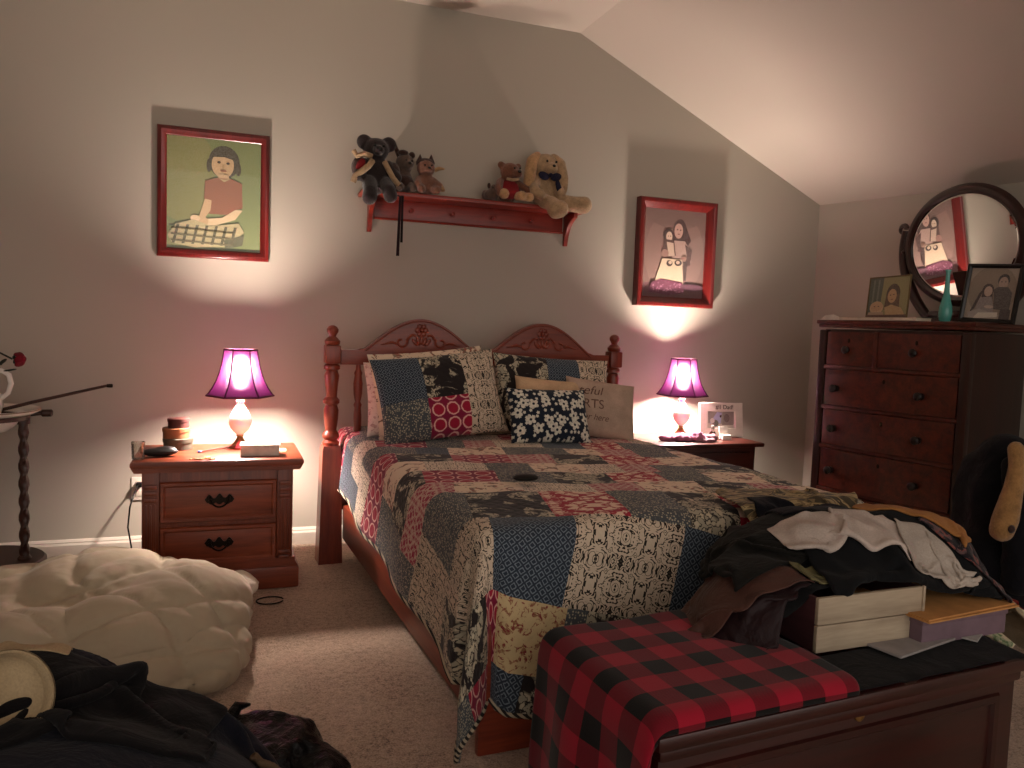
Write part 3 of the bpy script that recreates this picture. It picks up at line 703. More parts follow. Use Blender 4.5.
# lamps
g = G('magenta_lamp_shade'); cN = srgb('8a1a58')
dif = g.N('BsdfDiffuse', {0: srgb('4a1034')}); trl = g.N('BsdfTranslucent', {0: srgb('742a66')})
rf = g.N('BsdfRefraction', {0: srgb('f0c8e4'), 'Roughness': .85, 'IOR': 1.45}); lw = g.N('MixShader', {0: .018, 1: dif, 2: trl})
g.t.links.new(g.N('MixShader', {0: .009, 1: lw, 2: rf}), g.out.inputs[0]); M_shade = g.m
M_shtrim = cloth_mat('plum_shade_trim', '45102e')
g = G('lit_bulb'); em = g.N('Emission', {0: BULB_COL + (1,), 1: BULB}); g.t.links.new(em, g.out.inputs[0]); M_bulb = g.m
M_opal = plain('white_opal_glass', 'f4efe8', .2, .5, .02, bump=0, Subsurface_Weight=1.0, Subsurface_Scale=.06)
def make_lamp(label, loc, rz):
    L = thing('table_lamp', label, 'lamp', loc, rz, 'lamps beside the bed')
    MB().lathe([(.05, 0), (.052, .006), (.046, .012), (.04, .016), (.026, .03), (.016, .046), (.012, .054), (.018, .058), (.018, .062), (.008, .066)], seg=28).build('foot', M_gilt, L)
    MB().lathe([(.008, .062), (.022, .07), (.042, .092), (.052, .12), (.048, .15), (.034, .178), (.022, .198), (.016, .212), (.02, .218), (.02, .224), (.012, .23)], seg=28).build('base', M_opal, L)
    MB().lathe([(.011, .228), (.013, .235), (.016, .24), (.016, .28), (.012, .286)], seg=18).build('socket', M_gilt, L)
    MB().lathe([(.011, .284), (.013, .30), (.021, .325), (.029, .358), (.031, .385), (.025, .410), (.012, .423), (.003, .426)], seg=20).build('bulb', M_bulb, L)
    b = MB(); 
    for s in (-1, 1): b.tube([(s * (.016 + .034 * math.sin(PI * min(1, t * .95))), 0, .25 + .20 * t) for t in np.linspace(0, 1, 14)], .0016, 6)
    b.lathe([(.002, .447), (.008, .449), (.008, .453), (.003, .455), (.006, .462), (.002, .470)], seg=12); b.build('harp_finial', M_gilt, L)
    prof = [(.150, .248), (.142, .256), (.122, .286), (.106, .318), (.093, .356), (.083, .396), (.076, .44), (.073, .463)]
    me = bpy.data.meshes.new('shade'); V = []; F = []; n = 6; m = 4
    for r, z in prof:
        for k in range(n):
            a0 = PI / 2 * 0 + k * PI / 3; a1 = a0 + PI / 3
            for q in range(m):
                t = q / m; V.append((r * ((1 - t) * math.cos(a0) + t * math.cos(a1)), r * ((1 - t) * math.sin(a0) + t * math.sin(a1)), z))
    for j in range(len(prof) - 1):
        for k in range(n * m): F.append((j * n * m + k, j * n * m + (k + 1) % (n * m), (j + 1) * n * m + (k + 1) % (n * m), (j + 1) * n * m + k))
    me.from_pydata(V, [], F); sh = link('shade', me, M_shade, L, True, 25)
    b = MB()
    for k in range(6):
        a = k * PI / 3; b.tube([(r * 1.004 * math.cos(a), r * 1.004 * math.sin(a), z) for r, z in prof], .0036, 6)
    for r, z in (prof[0], prof[-1]):
        b.tube([(r * ((1 - t) * math.cos(k * PI / 3) + t * math.cos((k + 1) * PI / 3)), r * ((1 - t) * math.sin(k * PI / 3) + t * math.sin((k + 1) * PI / 3)), z) for k in range(6) for t in (0, .25, .5, .75)], .005, 6, close=True)
    b.build('shade_ribs', M_shtrim, sh)
    b = MB()
    for k in range(3):
        a = k * 2 * PI / 3; b.tube([(.004 * math.cos(a), .004 * math.sin(a), .448), (.073 * math.cos(a), .073 * math.sin(a), .460)], .0013, 5)
    b.build('spider', M_gilt, sh)
    return L
make_lamp('magenta shaded table lamp with brass foot on left oak nightstand', (.088, 3.90, .585), math.radians(1.3))
make_lamp('magenta shaded table lamp on dark right nightstand beside white photo frame', (2.597, 4.06, .581), math.radians(-32 + 0))

# things on the left nightstand
ZT = .586
for (z, r, hh, c, lab, dx) in ((0, .066, .052, '4c4a3e', 'grey green round box, lowest of the stack on left nightstand', .004), (.053, .060, .046, '8a5a3a', 'tan round box, middle of the stack on left nightstand', -.004), (.10, .048, .042, '4a2420', 'dark brown round box, topmost of the stack on left nightstand', .006)):
    t = thing('round_box', lab, 'box', (-.185 + dx, 3.90, ZT + z), 0, 'round boxes stacked on left nightstand'); m = plain('box_' + c, c, .6, .4)
    MB().lathe([(r * .95, 0), (r * .95, hh * .72)], seg=32).build('body', m, t)
    MB().lathe([(r * .96, hh * .62), (r, hh * .63), (r, hh * .97), (r * .96, hh)], seg=32).build('lid', m, t)
t = thing('glasses_case', 'black leather clamshell case on left nightstand', 'case', (-.245, 3.70, ZT), .12)
blob('case_body', [((0, 0, .019), (.076, .032, .019)), ((.02, .004, .026), (.05, .028, .018))], plain('black_leather', '15110f', .4, .5, sc=90, bump=.2), t, .004, 4)
MB().tube([(.074 * math.cos(a), .031 * math.sin(a), .021) for a in np.linspace(0, 2 * PI, 30)[:-1]], .0022, 6, close=True).build('seam', M_blackmetal, t)
t = thing('white_box', 'shallow white carton on the left nightstand before the lamp', 'box', (.17, 3.69, ZT), -.05)
b = MB(); b.box((0, 0, .022), (.165, .085, .044), .003); b.build('carton', plain('grey_card', 'c9c2b6', .8), t)
MB().box((0, 0, .047), (.172, .092, .008), .003).build('lid', plain('white_card', 'ddd6ca', .8), t)
t = thing('note_card', 'thin paper card behind the white carton on left nightstand', 'paper', (.235, 3.80, ZT), .1)
MB().prism([(-.055, -.04), (.05, -.045), (.06, .03), (.03, .045), (-.05, .038)], 0, .002, 'xy').build('card', plain('tan_paper', 'c7a888', .8), t)
MB().box((.0, .0, .0025), (.06, .03, .001)).build('printed_panel', plain('printed_ink', '8c7460', .8), t)
t = thing('pen', 'thin brown pen with blue tip on left nightstand', 'pen', (-.01, 3.82, ZT + .004), 0)
b = MB(); b.M = Matrix.Rotation(.50, 4, 'Z'); b.tube([(-.075, 0, 0), (.09, 0, .012)], .004, 8); b.build('barrel', plain('brown_lacquer', '6b3c2c', .4), t)
b = MB(); b.M = Matrix.Rotation(.50, 4, 'Z'); b.lathe([(.004, -.076), (.005, -.08), (.005, -.092), (.001, -.098)], (0, 0, -.0), 10, 'x'); b.build('tip', plain('blue_plastic', '34508c', .4), t)
t = thing('key_tag', 'yellow cord with tag lying over left nightstand edge', 'tag', (-.07, 3.60, ZT), 0)
MB().tube([(-.05 + .1 * k / 12, -.02 + .012 * math.sin(k * 1.1), .004) for k in range(13)], .003, 6).build('cord', plain('tan_cord', 'b0763c', .8), t)
b = MB(); b.lathe([(.002, 0), (.012, .001), (.012, .005), (.002, .006)], (.02, .02, .001), 14); b.build('tag', plain('yellow_plastic', 'd3a24a', .5), t)
t = thing('tumbler', 'small clear tumbler at left corner of oak nightstand', 'glass', (-.325, 3.64, ZT), 0)
g = G('clear_glass'); g.b.inputs['Transmission Weight'].default_value = 1; M_clear = g.fin((.95, .95, .93, 1), .03)
b = MB(); b.lathe([(.001, 0), (.023, 0), (.025, .004), (.027, .072), (.0255, .072), (.0235, .006), (.001, .005)], seg=24, cap=False); b.build('bowl', M_plastic, t)
MB().lathe([(.0268, .069), (.0278, .070), (.0278, .0735), (.0255, .0735)], seg=24, cap=False).build('rim', M_clear, t)

# outlet and lamp cord behind the nightstand, cable loop on the carpet
t = thing('wall_outlet', 'white outlet plate low on back wall beside left nightstand', 'outlet', (-.375, YW - .001, .33))
MB().box((0, -.003, 0), (.072, .006, .116), .003).build('plate', M_trim, t)
for z in (-.024, .024): MB().box((0, -.007, z), (.034, .004, .03), .004).build('socket', plain('outlet_ivory', 'c8beae', .4), t)
t = thing('lamp_cord', 'dark lamp cord dropping from wall outlet behind left nightstand', 'cord', (-.375, 4.20, 0))
pts = [(0, .06, .355), (-.01, .02, .345), (-.03, -.06, .27), (-.035, -.10, .18), (-.015, -.13, .08), (.03, -.15, .02), (.09, -.16, .012)]
MB().tube(pts, .004, 7).build('cable', M_black, t); MB().box((0, .055, .354), (.026, .03, .024), .005).build('plug', M_black, t)
o = MB().tube([(.204 + .055 * math.cos(a), 3.41 + .045 * math.sin(a), .006) for a in np.linspace(.2, 5.9, 26)], .003, 6).build('cable_loop', M_black)
tag(o, 'thin dark cable loop on the carpet beside left nightstand', 'cable')

# things on the right nightstand
t = thing('photo_frame', 'white lettered photo frame on the right nightstand', 'photo frame', (2.835, 3.99, .581), math.radians(-6))
M_cream = plain('white_painted_wood', 'd9cfc2', .55, var=.05)
TL = Matrix.Translation((0, 0, 0)) @ Matrix.Rotation(-.14, 4, 'X')
b = MB(); b.M = TL; b.mitre(.285, .205, [(0, 0), (0, .014), (.002, .016), (.05, .016), (.053, .012), (.053, 0)], (0, 0, .104)); b.build('frame', M_cream, t)
b = MB(); b.M = TL; b.box((0, .002, .104), (.26, .004, .18)); b.prism([(-.02, .0), (.02, .0), (.02, .13), (-.02, .13)], .002, .006); b.build('backing', W_dark, t)
b = MB(); b.tube([(0, .012, .13), (0, .075, .004)], .006, 6); b.build('easel_leg', W_dark, t)
p = picture('photo', .185, .105, '9c988f', [([(0, .0), (1, .0), (1, .25), (0, .3)], 'c9c2b4'), ([(.1, .3), (.38, .95), (.55, .9), (.5, .3)], 'aeb4d8'), ([(.55, .2), (.6, .95), (.98, .95), (.95, .2)], '8c8078'), E_(.72, .6, .1, .25, '6c5c58'), E_(.3, .3, .12, .2, '6a665e'), E_(.2, .45, .08, .15, 'd8d4cc')], t, (0, 0, 0))
p.matrix_local = TL @ Matrix.Translation((0, -.003, .104))
cu = bpy.data.curves.new('lettering', 'FONT'); cu.body = "#1 Dad!"; cu.size = .036; cu.align_x = 'CENTER'; cu.extrude = .0012
o = bpy.data.objects.new('tmp', cu); COL.objects.link(o); me = evaluated(o); bpy.data.objects.remove(o)
lt = link('lettering', me, plain('brown_letter_paint', '4c3a34', .6), t, False); lt.matrix_local = TL @ Matrix.Translation((.02, -.0175, .168)) @ Matrix.Rotation(PI / 2, 4, 'X')
M_pink = cloth_mat('mauve_pink_cotton', 'b3708e', folds=.3)
t = thing('hair_scarf', 'pink and mauve scarf bundled on right nightstand under the lamp', 'scarf', (2.545, 3.87, .581))
def _w(p): return .012 * abs(mnoise.noise(p * 26)) + .006 * mnoise.noise(p * 60)
blob('scarf_folds', [((-.13, .02, .016), (.07, .035, .02)), ((-.05, 0, .02), (.07, .045, .02)), ((.03, -.02, .026), (.04, .04, .03)), ((.0, .02, .018), (.12, .04, .016))], M_pink, t, .006, 3, _w)
blob('scarf_end', [((.11, -.015, .018), (.06, .03, .02), Matrix.Rotation(-.3, 4, 'Z')), ((.07, -.05, .008), (.07, .025, .01))], cloth_mat('grey_mauve_cotton', '8c6a74', folds=.3), t, .006, 3, _w)
t = thing('ring_box', 'small open white jewellery box before the photo frame', 'box', (2.80, 3.895, .581), -.1)
MB().box((0, 0, .014), (.058, .045, .028), .003).build('tray', plain('white_leatherette', 'd8d2c8', .5), t)
b = MB(); b.box((0, .027, .05), (.058, .008, .046), .003, Matrix.Rotation(-.25, 4, 'X')); b.build('lid', plain('white_leatherette_lid', 'd8d2c8', .5), t)
t = thing('glass_bottle', 'small clear glass perfume bottle on right nightstand beside white box', 'bottle', (2.735, 3.93, .581), .3)
b = MB(); b.lathe([(.024, 0), (.026, .004), (.022, .03), (.008, .05), (.007, .06)], seg=20); b.build('flask', M_clear, t)
MB().lathe([(.008, .058), (.011, .062), (.011, .075), (.006, .082), (.002, .083)], seg=14).build('stopper', plain('silver_cap', '9a948c', .3, Metallic=.8), t)

# ------------------------------------------------------------------ framed portraits on the back wall
def wall_frame(label, c, w_, h_, prof, img, bg, layers, ry=0.0):
    t = thing('picture_frame', label, 'framed picture', (c[0], YW, c[1])); t.rotation_euler = (0, ry, 0)
    MB().mitre(w_, h_, prof).build('frame', W_frame, t)
    MB().box((0, -.006, 0), (w_ - .02, .008, h_ - .02)).build('backing', W_dark, t)
    ins = prof[-1][0] - .004
    picture('photograph', w_ - 2 * ins, h_ - 2 * ins, bg, layers, t, (0, -.0115, 0)).data.name = 'portrait'
    MB().box((0, -.0185, 0), (w_ - 2 * ins, .0015, h_ - 2 * ins)).build('glass', M_glass, t)
SK = 'b89a70'; SKL = 'c8b088'
girl = [([(0, 0), (1, 0), (1, .12), (0, .16)], '7c8048'), E_(.8, .5, .5, .7, '6f7a44'), E_(.15, .7, .35, .45, '7a7a42'),
        E_(.60, .80, .165, .145, '3e3822'), E_(.585, .775, .118, .118, SK), ([(.46, .83), (.5, .9), (.6, .915), (.71, .88), (.72, .82), (.6, .845), (.5, .84)], '3e3822'), E_(.75, .745, .03, .06, '3e3822'), E_(.44, .76, .025, .06, '3e3822'),
        E_(.545, .795, .018, .011, '3a3020'), E_(.64, .79, .018, .011, '3a3020'), E_(.59, .755, .012, .02, 'a58658'), E_(.592, .722, .034, .01, '8c5c40'),
        ([(.53, .60), (.66, .60), (.65, .69), (.54, .69)], SK), ([(.40, .62), (.52, .655), (.68, .655), (.79, .62), (.80, .40), (.73, .38), (.71, .33), (.44, .33), (.46, .45), (.39, .46)], '844e2c'), ([(.54, .655), (.60, .62), (.67, .655), (.6, .645)], 'a08c60'),
        ([(.40, .46), (.47, .45), (.46, .36), (.40, .29), (.34, .30)], SK), ([(.72, .38), (.80, .38), (.72, .29), (.52, .23), (.38, .22), (.40, .28), (.58, .30)], SKL), E_(.36, .26, .08, .045, SK), E_(.30, .28, .05, .03, SKL),
        ([(.02, .12), (.10, .22), (.28, .27), (.46, .22), (.76, .26), (.82, .18), (.62, .04), (.3, .02), (.06, .05)], 'a89c70'), ([(.60, .10), (.82, .16), (.80, .06), (.62, .02)], '4a4c2a')]
for k in range(7): girl.append(([(.06 + k * .1, .05), (.09 + k * .1, .05), (.14 + k * .1, .22), (.11 + k * .1, .22)], '4e4a2c'))
for k in range(3): girl.append(([(.05, .07 + k * .055), (.70, .05 + k * .055), (.70, .065 + k * .055), (.05, .085 + k * .055)], '605a38'))
wall_frame('red wooden framed portrait of child in brown shirt, hanging above left lamp', (-.036, 1.803), .525, .632, [(0, 0), (0, .022), (.006, .03), (.02, .034), (.036, .026), (.044, .018), (.044, .004)], 'girl', '6a7442', girl)
SP = '6b4a44'
doll = [E_(.5, .5, .48, .5, '8a6a60'), ([(0, 0), (1, 0), (1, .15), (.6, .2), (0, .16)], '6f4448'), E_(.5, .98, .5, .2, '7a5c54'),
        E_(.57, .77, .11, .125, '4a2c28'), ([(.47, .78), (.46, .60), (.55, .56), (.68, .56), (.76, .66), (.68, .80)], '4a2c28'), E_(.55, .76, .07, .085, 'c2988a'), E_(.53, .775, .011, .008, '3c2420'), E_(.58, .772, .011, .008, '3c2420'), E_(.552, .725, .02, .006, '7c4844'),
        ([(.46, .65), (.66, .65), (.74, .56), (.78, .42), (.70, .36), (.46, .40)], 'b09084'), ([(.66, .62), (.78, .55), (.76, .38), (.66, .35), (.70, .48)], '573832'),
        E_(.385, .705, .085, .075, '3f2622'), E_(.40, .69, .05, .055, 'd6b8a2'), E_(.385, .695, .008, .006, '33201c'), E_(.42, .695, .008, .006, '33201c'), ([(.32, .66), (.48, .65), (.52, .48), (.30, .48)], '5c3e38'), ([(.36, .63), (.47, .62), (.50, .48), (.40, .47)], 'c4a894'),
        E_(.34, .50, .06, .045, '9c7468'), ([(.30, .44), (.62, .44), (.66, .17), (.20, .19)], 'd6bca0'), ([(.64, .42), (.71, .42), (.70, .20), (.66, .2)], '4a302c'),
        E_(.42, .39, .05, .035, '3a2422'), E_(.56, .40, .06, .035, '3a2422'), E_(.43, .40, .028, .02, 'd0b49c'), E_(.555, .405, .03, .02, 'd0b49c'), E_(.65, .45, .045, .03, 'b88c7c'),
        ([(.10, .06), (.14, .17), (.30, .21), (.64, .18), (.68, .06), (.4, .03)], '6e2f48'), E_(.8, .13, .18, .035, '5c3040')]
rng = random.Random(4)
for k in range(40): doll.append(E_(.14 + rng.random() * .5, .06 + rng.random() * .11, .01, .007, 'a87088', n=6))
wall_frame('red wooden framed portrait of girl holding a doll, hanging above right lamp', (2.622, 1.684), .545, .650, [(0, 0), (0, .05), (.004, .055), (.02, .055), (.026, .05), (.058, .014), (.058, .004)], 'doll', '7c5c54', doll)

# ------------------------------------------------------------------ wall shelf with plush toys
SHF = thing('wall_shelf', 'red cherry wall shelf carrying plush toys above the bed', 'shelf', (1.31, YW, 1.88))
MB().box((0, -.085, -.011), (1.27, .17, .022), .006).build('board', W_shelf, SHF)
b = MB(); b.box((0, -.008, -.075), (1.10, .016, .11), .003); b.tube([(-.55, -.02, -.125), (.55, -.02, -.125)], .006, 6); b.build('back_panel', W_shelf, SHF)
for x in (-.572, .572):
    pr = [(0, -.022)] + [(-.15, -.022), (-.15, -.05)] + [(-.15 + .125 * math.sin(q * PI / 2), -.05 - .1 * (1 - math.cos(q * PI / 2)) - .04 * q) for q in np.linspace(.1, 1, 8)] + [(-.02, -.2), (0, -.2)]
    MB().prism(pr, x - .011, x + .011, 'yz', .002).build('bracket', W_shelf, SHF)
for x in (-.35, -.12, .12, .35):
    MB().lathe([(.006, 0), (.006, .02), (.012, .028), (.011, .036), (.002, .04)], (x, -.016, -.075), 12, 'y').build('peg', W_shelf, SHF)
YT = 4.165; ZS = 1.881
M_gf = fur_mat('charcoal_plush', '2c2424'); M_cf = fur_mat('cream_plush', 'a88c6c'); M_bf = fur_mat('brown_plush', '6a4432'); M_tf = fur_mat('tan_plush', 'b08a62'); M_df = fur_mat('dark_brown_plush', '3a2620'); M_red = cloth_mat('red_felt', '7c1c20'); M_eye = plain('black_eye', '080808', .15)
M_pk = fur_mat('pinkish_plush', '7a5444'); M_gb = fur_mat('grey_brown_plush', '5c4a40')
t = thing('plush_koala', 'charcoal plush with round ears and cream trimmed jacket, shelf end', 'plush toy', (.74, 4.10, ZS))
blob('body', [((0, .02, .20), (.066, .06, .06)), ((-.06, .03, .235), (.042, .022, .04)), ((.066, .03, .235), (.042, .022, .04)), ((0, -.045, .185), (.03, .03, .026)), ((0, .02, .07), (.075, .06, .10)),
              ('limb', [((-.04, -.03, .02), .04), ((-.045, -.09, -.03), .038), ((-.05, -.10, -.06), .04)]), ('limb', [((.045, -.03, .02), .04), ((.05, -.09, -.02), .038), ((.055, -.10, -.045), .038)]),
              ('limb', [((-.06, .0, .12), .03), ((-.1, -.04, .05), .028)]), ('limb', [((.06, .0, .12), .03), ((.1, -.03, .06), .028)])], M_gf, t, .007, 5)
b = MB(); b.ell((-.022, -.062, .205), (.007,) * 3, 10); b.ell((.022, -.062, .205), (.007,) * 3, 10); b.ell((0, -.074, .185), (.013, .009, .01), 10); b.build('eyes_nose', M_eye, t)
b = MB(); b.tube([(-.03, -.052, .13), (-.05, -.06, .10), (-.085, -.062, .07), (-.115, -.05, .045), (-.125, -.045, .015)], .016, 8); b.tube([(.03, -.052, .13), (.05, -.062, .09), (.075, -.062, .05), (.105, -.055, .02)], .014, 8)
b.tube([(-.03, -.045, .15), (-.07, -.04, .162), (-.105, -.03, .15), (-.12, -.02, .175)], .014, 8); b.build('fur_trim', M_cf, t)
[blob('jacket_sleeve', [q], M_df, t, .008, 4) for q in (((-.085, .0, .10), (.045, .045, .055)), ((.085, .005, .085), (.04, .045, .06)))]
b = MB(); b.ell((-.088, -.044, .105), (.02, .012, .035), 12, Matrix.Rotation(.5, 4, 'Y')); b.build('jacket_lining', M_red, t)
t = thing('plush_reindeer', 'grey brown plush with dark pointed ears second from left on shelf', 'plush toy', (.895, 4.19, ZS))
blob('body', [((0, 0, .065), (.055, .05, .07)), ((.008, -.01, .16), (.05, .045, .05)), ((.02, -.05, .145), (.026, .03, .022)), ('limb', [((-.02, -.03, .04), .026), ((-.03, -.075, .022), .022)]), ('limb', [((.03, -.03, .04), .026), ((.04, -.075, .022), .022)])], M_gb, t, .007, 5)
b = MB(); b.tube([(-.02, 0, .195), (-.035, 0, .225), (-.045, 0, .262)], [.014, .012, .004], 8); b.ell((-.005, -.02, .21), (.03, .03, .016), 12); b.ell((.045, -.01, .205), (.018, .012, .018), 12); b.build('ears', M_df, t)
b = MB(); b.ell((.006, -.056, .168), (.006,) * 3, 8); b.ell((.036, -.054, .166), (.006,) * 3, 8); b.ell((.02, -.08, .15), (.009, .007, .007), 8); b.build('eyes_nose', M_eye, t)
blob('vest', [((0, -.01, .06), (.06, .055, .045))], M_df, t, .008, 3)
t = thing('plush_cat', 'small brown plush with pointed ears and tan tail third on shelf', 'plush toy', (1.015, 4.16, ZS))
blob('body', [((0, .01, .055), (.055, .05, .06)), ((-.005, -.01, .14), (.05, .044, .045)), ((0, -.05, .128), (.022, .02, .018)), ('limb', [((-.03, -.02, .03), .026), ((-.04, -.07, .02), .022)]), ('limb', [((.03, -.02, .03), .026), ((.045, -.07, .02), .022)]), ('limb', [((-.04, 0, .08), .02), ((-.06, -.05, .05), .018)]), ('limb', [((.04, 0, .08), .02), ((.06, -.05, .05), .018)])], M_pk, t, .007, 5)
b = MB(); b.ell((-.005, .004, .165), (.05, .042, .03), 14); b.lathe([(.022, .17), (.002, .21)], (-.035, 0, 0), 10); b.lathe([(.022, .17), (.002, .215)], (.025, 0, 0), 10); b.build('hood', M_df, t)
b = MB(); b.tube([(.05, .02, .14), (.075, .01, .15), (.1, 0, .148)], [.012, .01, .004], 8); b.build('ear_tip', M_tf, t); b = MB(); b.tube([(.055, .02, .05), (.082, .0, .06), (.09, -.02, .03)], .012, 8); b.build('tail', M_tf, t)
b = MB(); b.ell((-.02, -.052, .148), (.005,) * 3, 8); b.ell((.016, -.052, .148), (.005,) * 3, 8); b.ell((0, -.07, .132), (.008, .006, .006), 8); b.build('eyes_nose', M_eye, t)
t = thing('plush_lamb', 'small grey plush lying behind the red dressed bear', 'plush toy', (1.385, 4.17, ZS))
blob('body', [((0, 0, .035), (.04, .05, .035)), ((.01, -.03, .06), (.03, .03, .03)), ((-.02, .03, .04), (.025, .025, .03))], M_gb, t, .007, 4)
b = MB(); b.ell((-.01, -.058, .068), (.005,) * 3, 8); b.ell((.018, -.06, .068), (.005,) * 3, 8); b.ell((.006, -.063, .054), (.007, .005, .005), 8); b.build('eyes_nose', M_eye, t)
[MB().ell((x, -.02, .082), (.01, .008, .016), 8).build('ear', M_df, t) for x in (-.02, .038)]
t = thing('plush_bear', 'brown plush bear in red dress beside the cream rabbit', 'plush toy', (1.475, 4.14, ZS))
blob('body', [((0, .02, .06), (.055, .05, .065)), ((.005, 0, .165), (.056, .048, .05)), ((.03, -.045, .15), (.028, .03, .024)), ((-.045, .01, .20), (.022, .014, .022)), ((.055, .01, .2), (.02, .014, .02)),
              ('limb', [((-.05, 0, .105), .024), ((-.075, -.045, .07), .022), ((-.07, -.07, .035), .024)]), ('limb', [((.05, 0, .105), .024), ((.09, -.04, .075), .02), ((.11, -.05, .06), .02)])], M_bf, t, .007, 5)
blob('legs', [('limb', [((-.05, -.05, .04), .026), ((-.055, -.085, .03), .03)]), ('limb', [((.035, -.05, .03), .024), ((.045, -.09, .028), .028)]), ('limb', [((.075, -.045, .03), .022), ((.095, -.08, .026), .026)])], M_tf, t, .007, 4)
blob('dress', [((0, .01, .075), (.066, .058, .05)), ((0, -.02, .045), (.08, .05, .03))], M_red, t, .007, 4)
b = MB(); b.tube([(-.03, -.048, .118), (0, -.062, .112), (.035, -.055, .12)], .008, 8); b.build('collar', M_cf, t)
b = MB(); b.ell((.012, -.055, .178), (.006,) * 3, 8); b.ell((.045, -.05, .18), (.006,) * 3, 8); b.ell((.034, -.076, .158), (.011, .008, .008), 8); b.build('eyes_nose', M_eye, t)
t = thing('plush_rabbit', 'big cream plush rabbit with long ears and navy bow on shelf', 'plush toy', (1.69, 4.14, ZS))
blob('body', [((0, .03, .08), (.075, .06, .09)), ((.005, .015, .215), (.075, .065, .075)), ((.015, -.04, .2), (.04, .04, .032)), ('limb', [((-.03, -.01, .03), .04), ((.01, -.085, .0), .042), ((.02, -.125, -.035), .052), ((.04, -.13, -.03), .05)]), ('limb', [((.06, .0, .04), .042), ((.15, -.06, .012), .045), ((.21, -.07, .012), .05)]), ('limb', [((-.06, 0, .13), .03), ((-.09, -.06, .07), .03), ((-.06, -.085, .045), .03)]), ('limb', [((.06, 0, .13), .03), ((.07, -.06, .07), .028)])], M_cf, t, .008, 5)
for s, q in ((-1, 0), (1, 0)):
    blob('ear', [('limb', [((s * .05, .01, .27), .026), ((s * .085, -.005, .235), .034), ((s * .098, -.015, .16), .036), ((s * .095 - (.01 if s < 0 else 0), -.02, .10), .034), ((s * .088, -.02, .07), .026)])], M_tf if s < 0 else M_cf, t, .008, 4)
b = MB(); b.ell((.0, -.078, .155), (.014, .012, .012), 10); b.ell((-.038, -.072, .15), (.034, .013, .022), 10, Matrix.Rotation(.3, 4, 'Y')); b.ell((.035, -.07, .15), (.034, .013, .022), 10, Matrix.Rotation(-.3, 4, 'Y')); b.ell((.055, -.068, .095), (.016, .008, .05), 10, Matrix.Rotation(-.3, 4, 'Y')); b.build('bow', cloth_mat('navy_ribbon', '1c1c30'), t)
b = MB(); b.ell((-.015, -.058, .235), (.007,) * 3, 8); b.ell((.04, -.056, .235), (.007,) * 3, 8); b.ell((.018, -.08, .208), (.01, .007, .007), 8); b.build('eyes_nose', M_eye, t)
t = thing('hanging_ribbon', 'pair of dark ribbons hanging below the wall shelf left end', 'ribbon', (.865, 4.118, 1.858))
MB().tube([(-.012, -.012, 0), (.002, -.016, -.004), (.016, -.012, 0)], .004, 6).build('loop', M_black, t)
b = MB(); b.prism([(-.012, -.31), (.004, -.31), (.008, -.002), (-.004, -.002)], -.014, -.011); b.build('ribbon', cloth_mat('dark_plum_ribbon', '241418'), t)
b = MB(); b.prism([(.007, -.24), (.02, -.24), (.02, -.002), (.008, -.002)], -.018, -.015); b.build('ribbon', cloth_mat('black_ribbon', '1a1012'), t)

# ------------------------------------------------------------------ tall dresser, mirror and what stands on it
M_knob = plain('blackened_wood', '120807', .35, .4)
DA = math.radians(12.0); DW, DD, DH = .813, .53, 1.298
# local frame: x runs along the front (far end -> near end), y goes into the dresser
DR = thing('tall_dresser', 'tall dark antique chest of drawers in the right corner', 'dresser', (3.08, 3.475, 0), -PI / 2 + DA)
b = MB(); b.box((DW / 2, DD / 2 + .012, .68), (DW - .02, DD - .03, 1.14), .004); b.build('body', W_dressz, DR)
b = MB(); b.box((DW / 2, DD / 2 - .005, DH - .011), (DW + .036, DD + .024, .022), .008); b.box((DW / 2, DD / 2 - .002, DH - .03), (DW + .018, DD + .012, .018), .006); b.build('top', W_dress, DR)
for x in (.022, DW - .022):
    b = MB(); b.box((x, .012, .66), (.044, .04, 1.17), .006); b.build('corner_stile', W_dressz, DR)
b = MB()
for z in (1.045, .83, .615, .38, .13): b.box((DW / 2, .004, z), (DW - .08, .03, .022), .005)
b.box((.335, .004, 1.145), (.022, .03, .19), .004)
b.build('front_rail', W_dress, DR)
b = MB(); b.prism([(.0, .12), (.0, 0), (.07, 0), (.09, .06), (.14, .08), (DW - .14, .08), (DW - .09, .06), (DW - .07, 0), (DW, 0), (DW, .12)], .0, .03, bev=.003); b.build('apron', W_dress, DR)
for x in (.03, DW - .03): MB().box((x, DD - .04, .06), (.05, .05, .12), .005).build('leg', W_dressz, DR)
def drawer(x0, x1, z0, z1, knobs, key):
    n = 16; P = []
    for z in (z0, z1):
        P.append([(x0 + (x1 - x0) * i / n, -.004 - .022 * math.sin(PI * i / n) ** .8 * (1 if x1 - x0 > .5 else .35), z) for i in range(n + 1)])
    b = MB(); poly = [(p[0], p[1]) for p in P[0]] + [(x1, .02), (x0, .02)]; b.prism(poly, z0, z1, 'xy', .003); d = b.build('drawer', W_dress, DR)
    zc = (z0 + z1) / 2
    for kx in knobs:
        yy = -.026 if x1 - x0 > .5 else -.012
        MB().lathe([(.018, -.004), (.018, .002), (.008, .005), (.008, .016), (.02, .022), (.021, .03), (.014, .036), (.002, .038)], (kx, yy + .004, zc - .005), 16, 'y').build('knob', M_knob, d)
    yk = -.027 if x1 - x0 > .5 else -.014
    b = MB(); b.ell(((x0 + x1) / 2, yk, z1 - .045), (.008, .003, .012), 10); b.build('keyhole', M_brass, d)
drawer(.05, .322, 1.058, 1.235, [.18], 1); drawer(.348, DW - .05, 1.058, 1.235, [.55], 1)
for z0, z1 in ((.843, 1.033), (.628, .818), (.393, .603), (.143, .368)): drawer(.05, DW - .05, z0, z1, [.13, .60], 1)

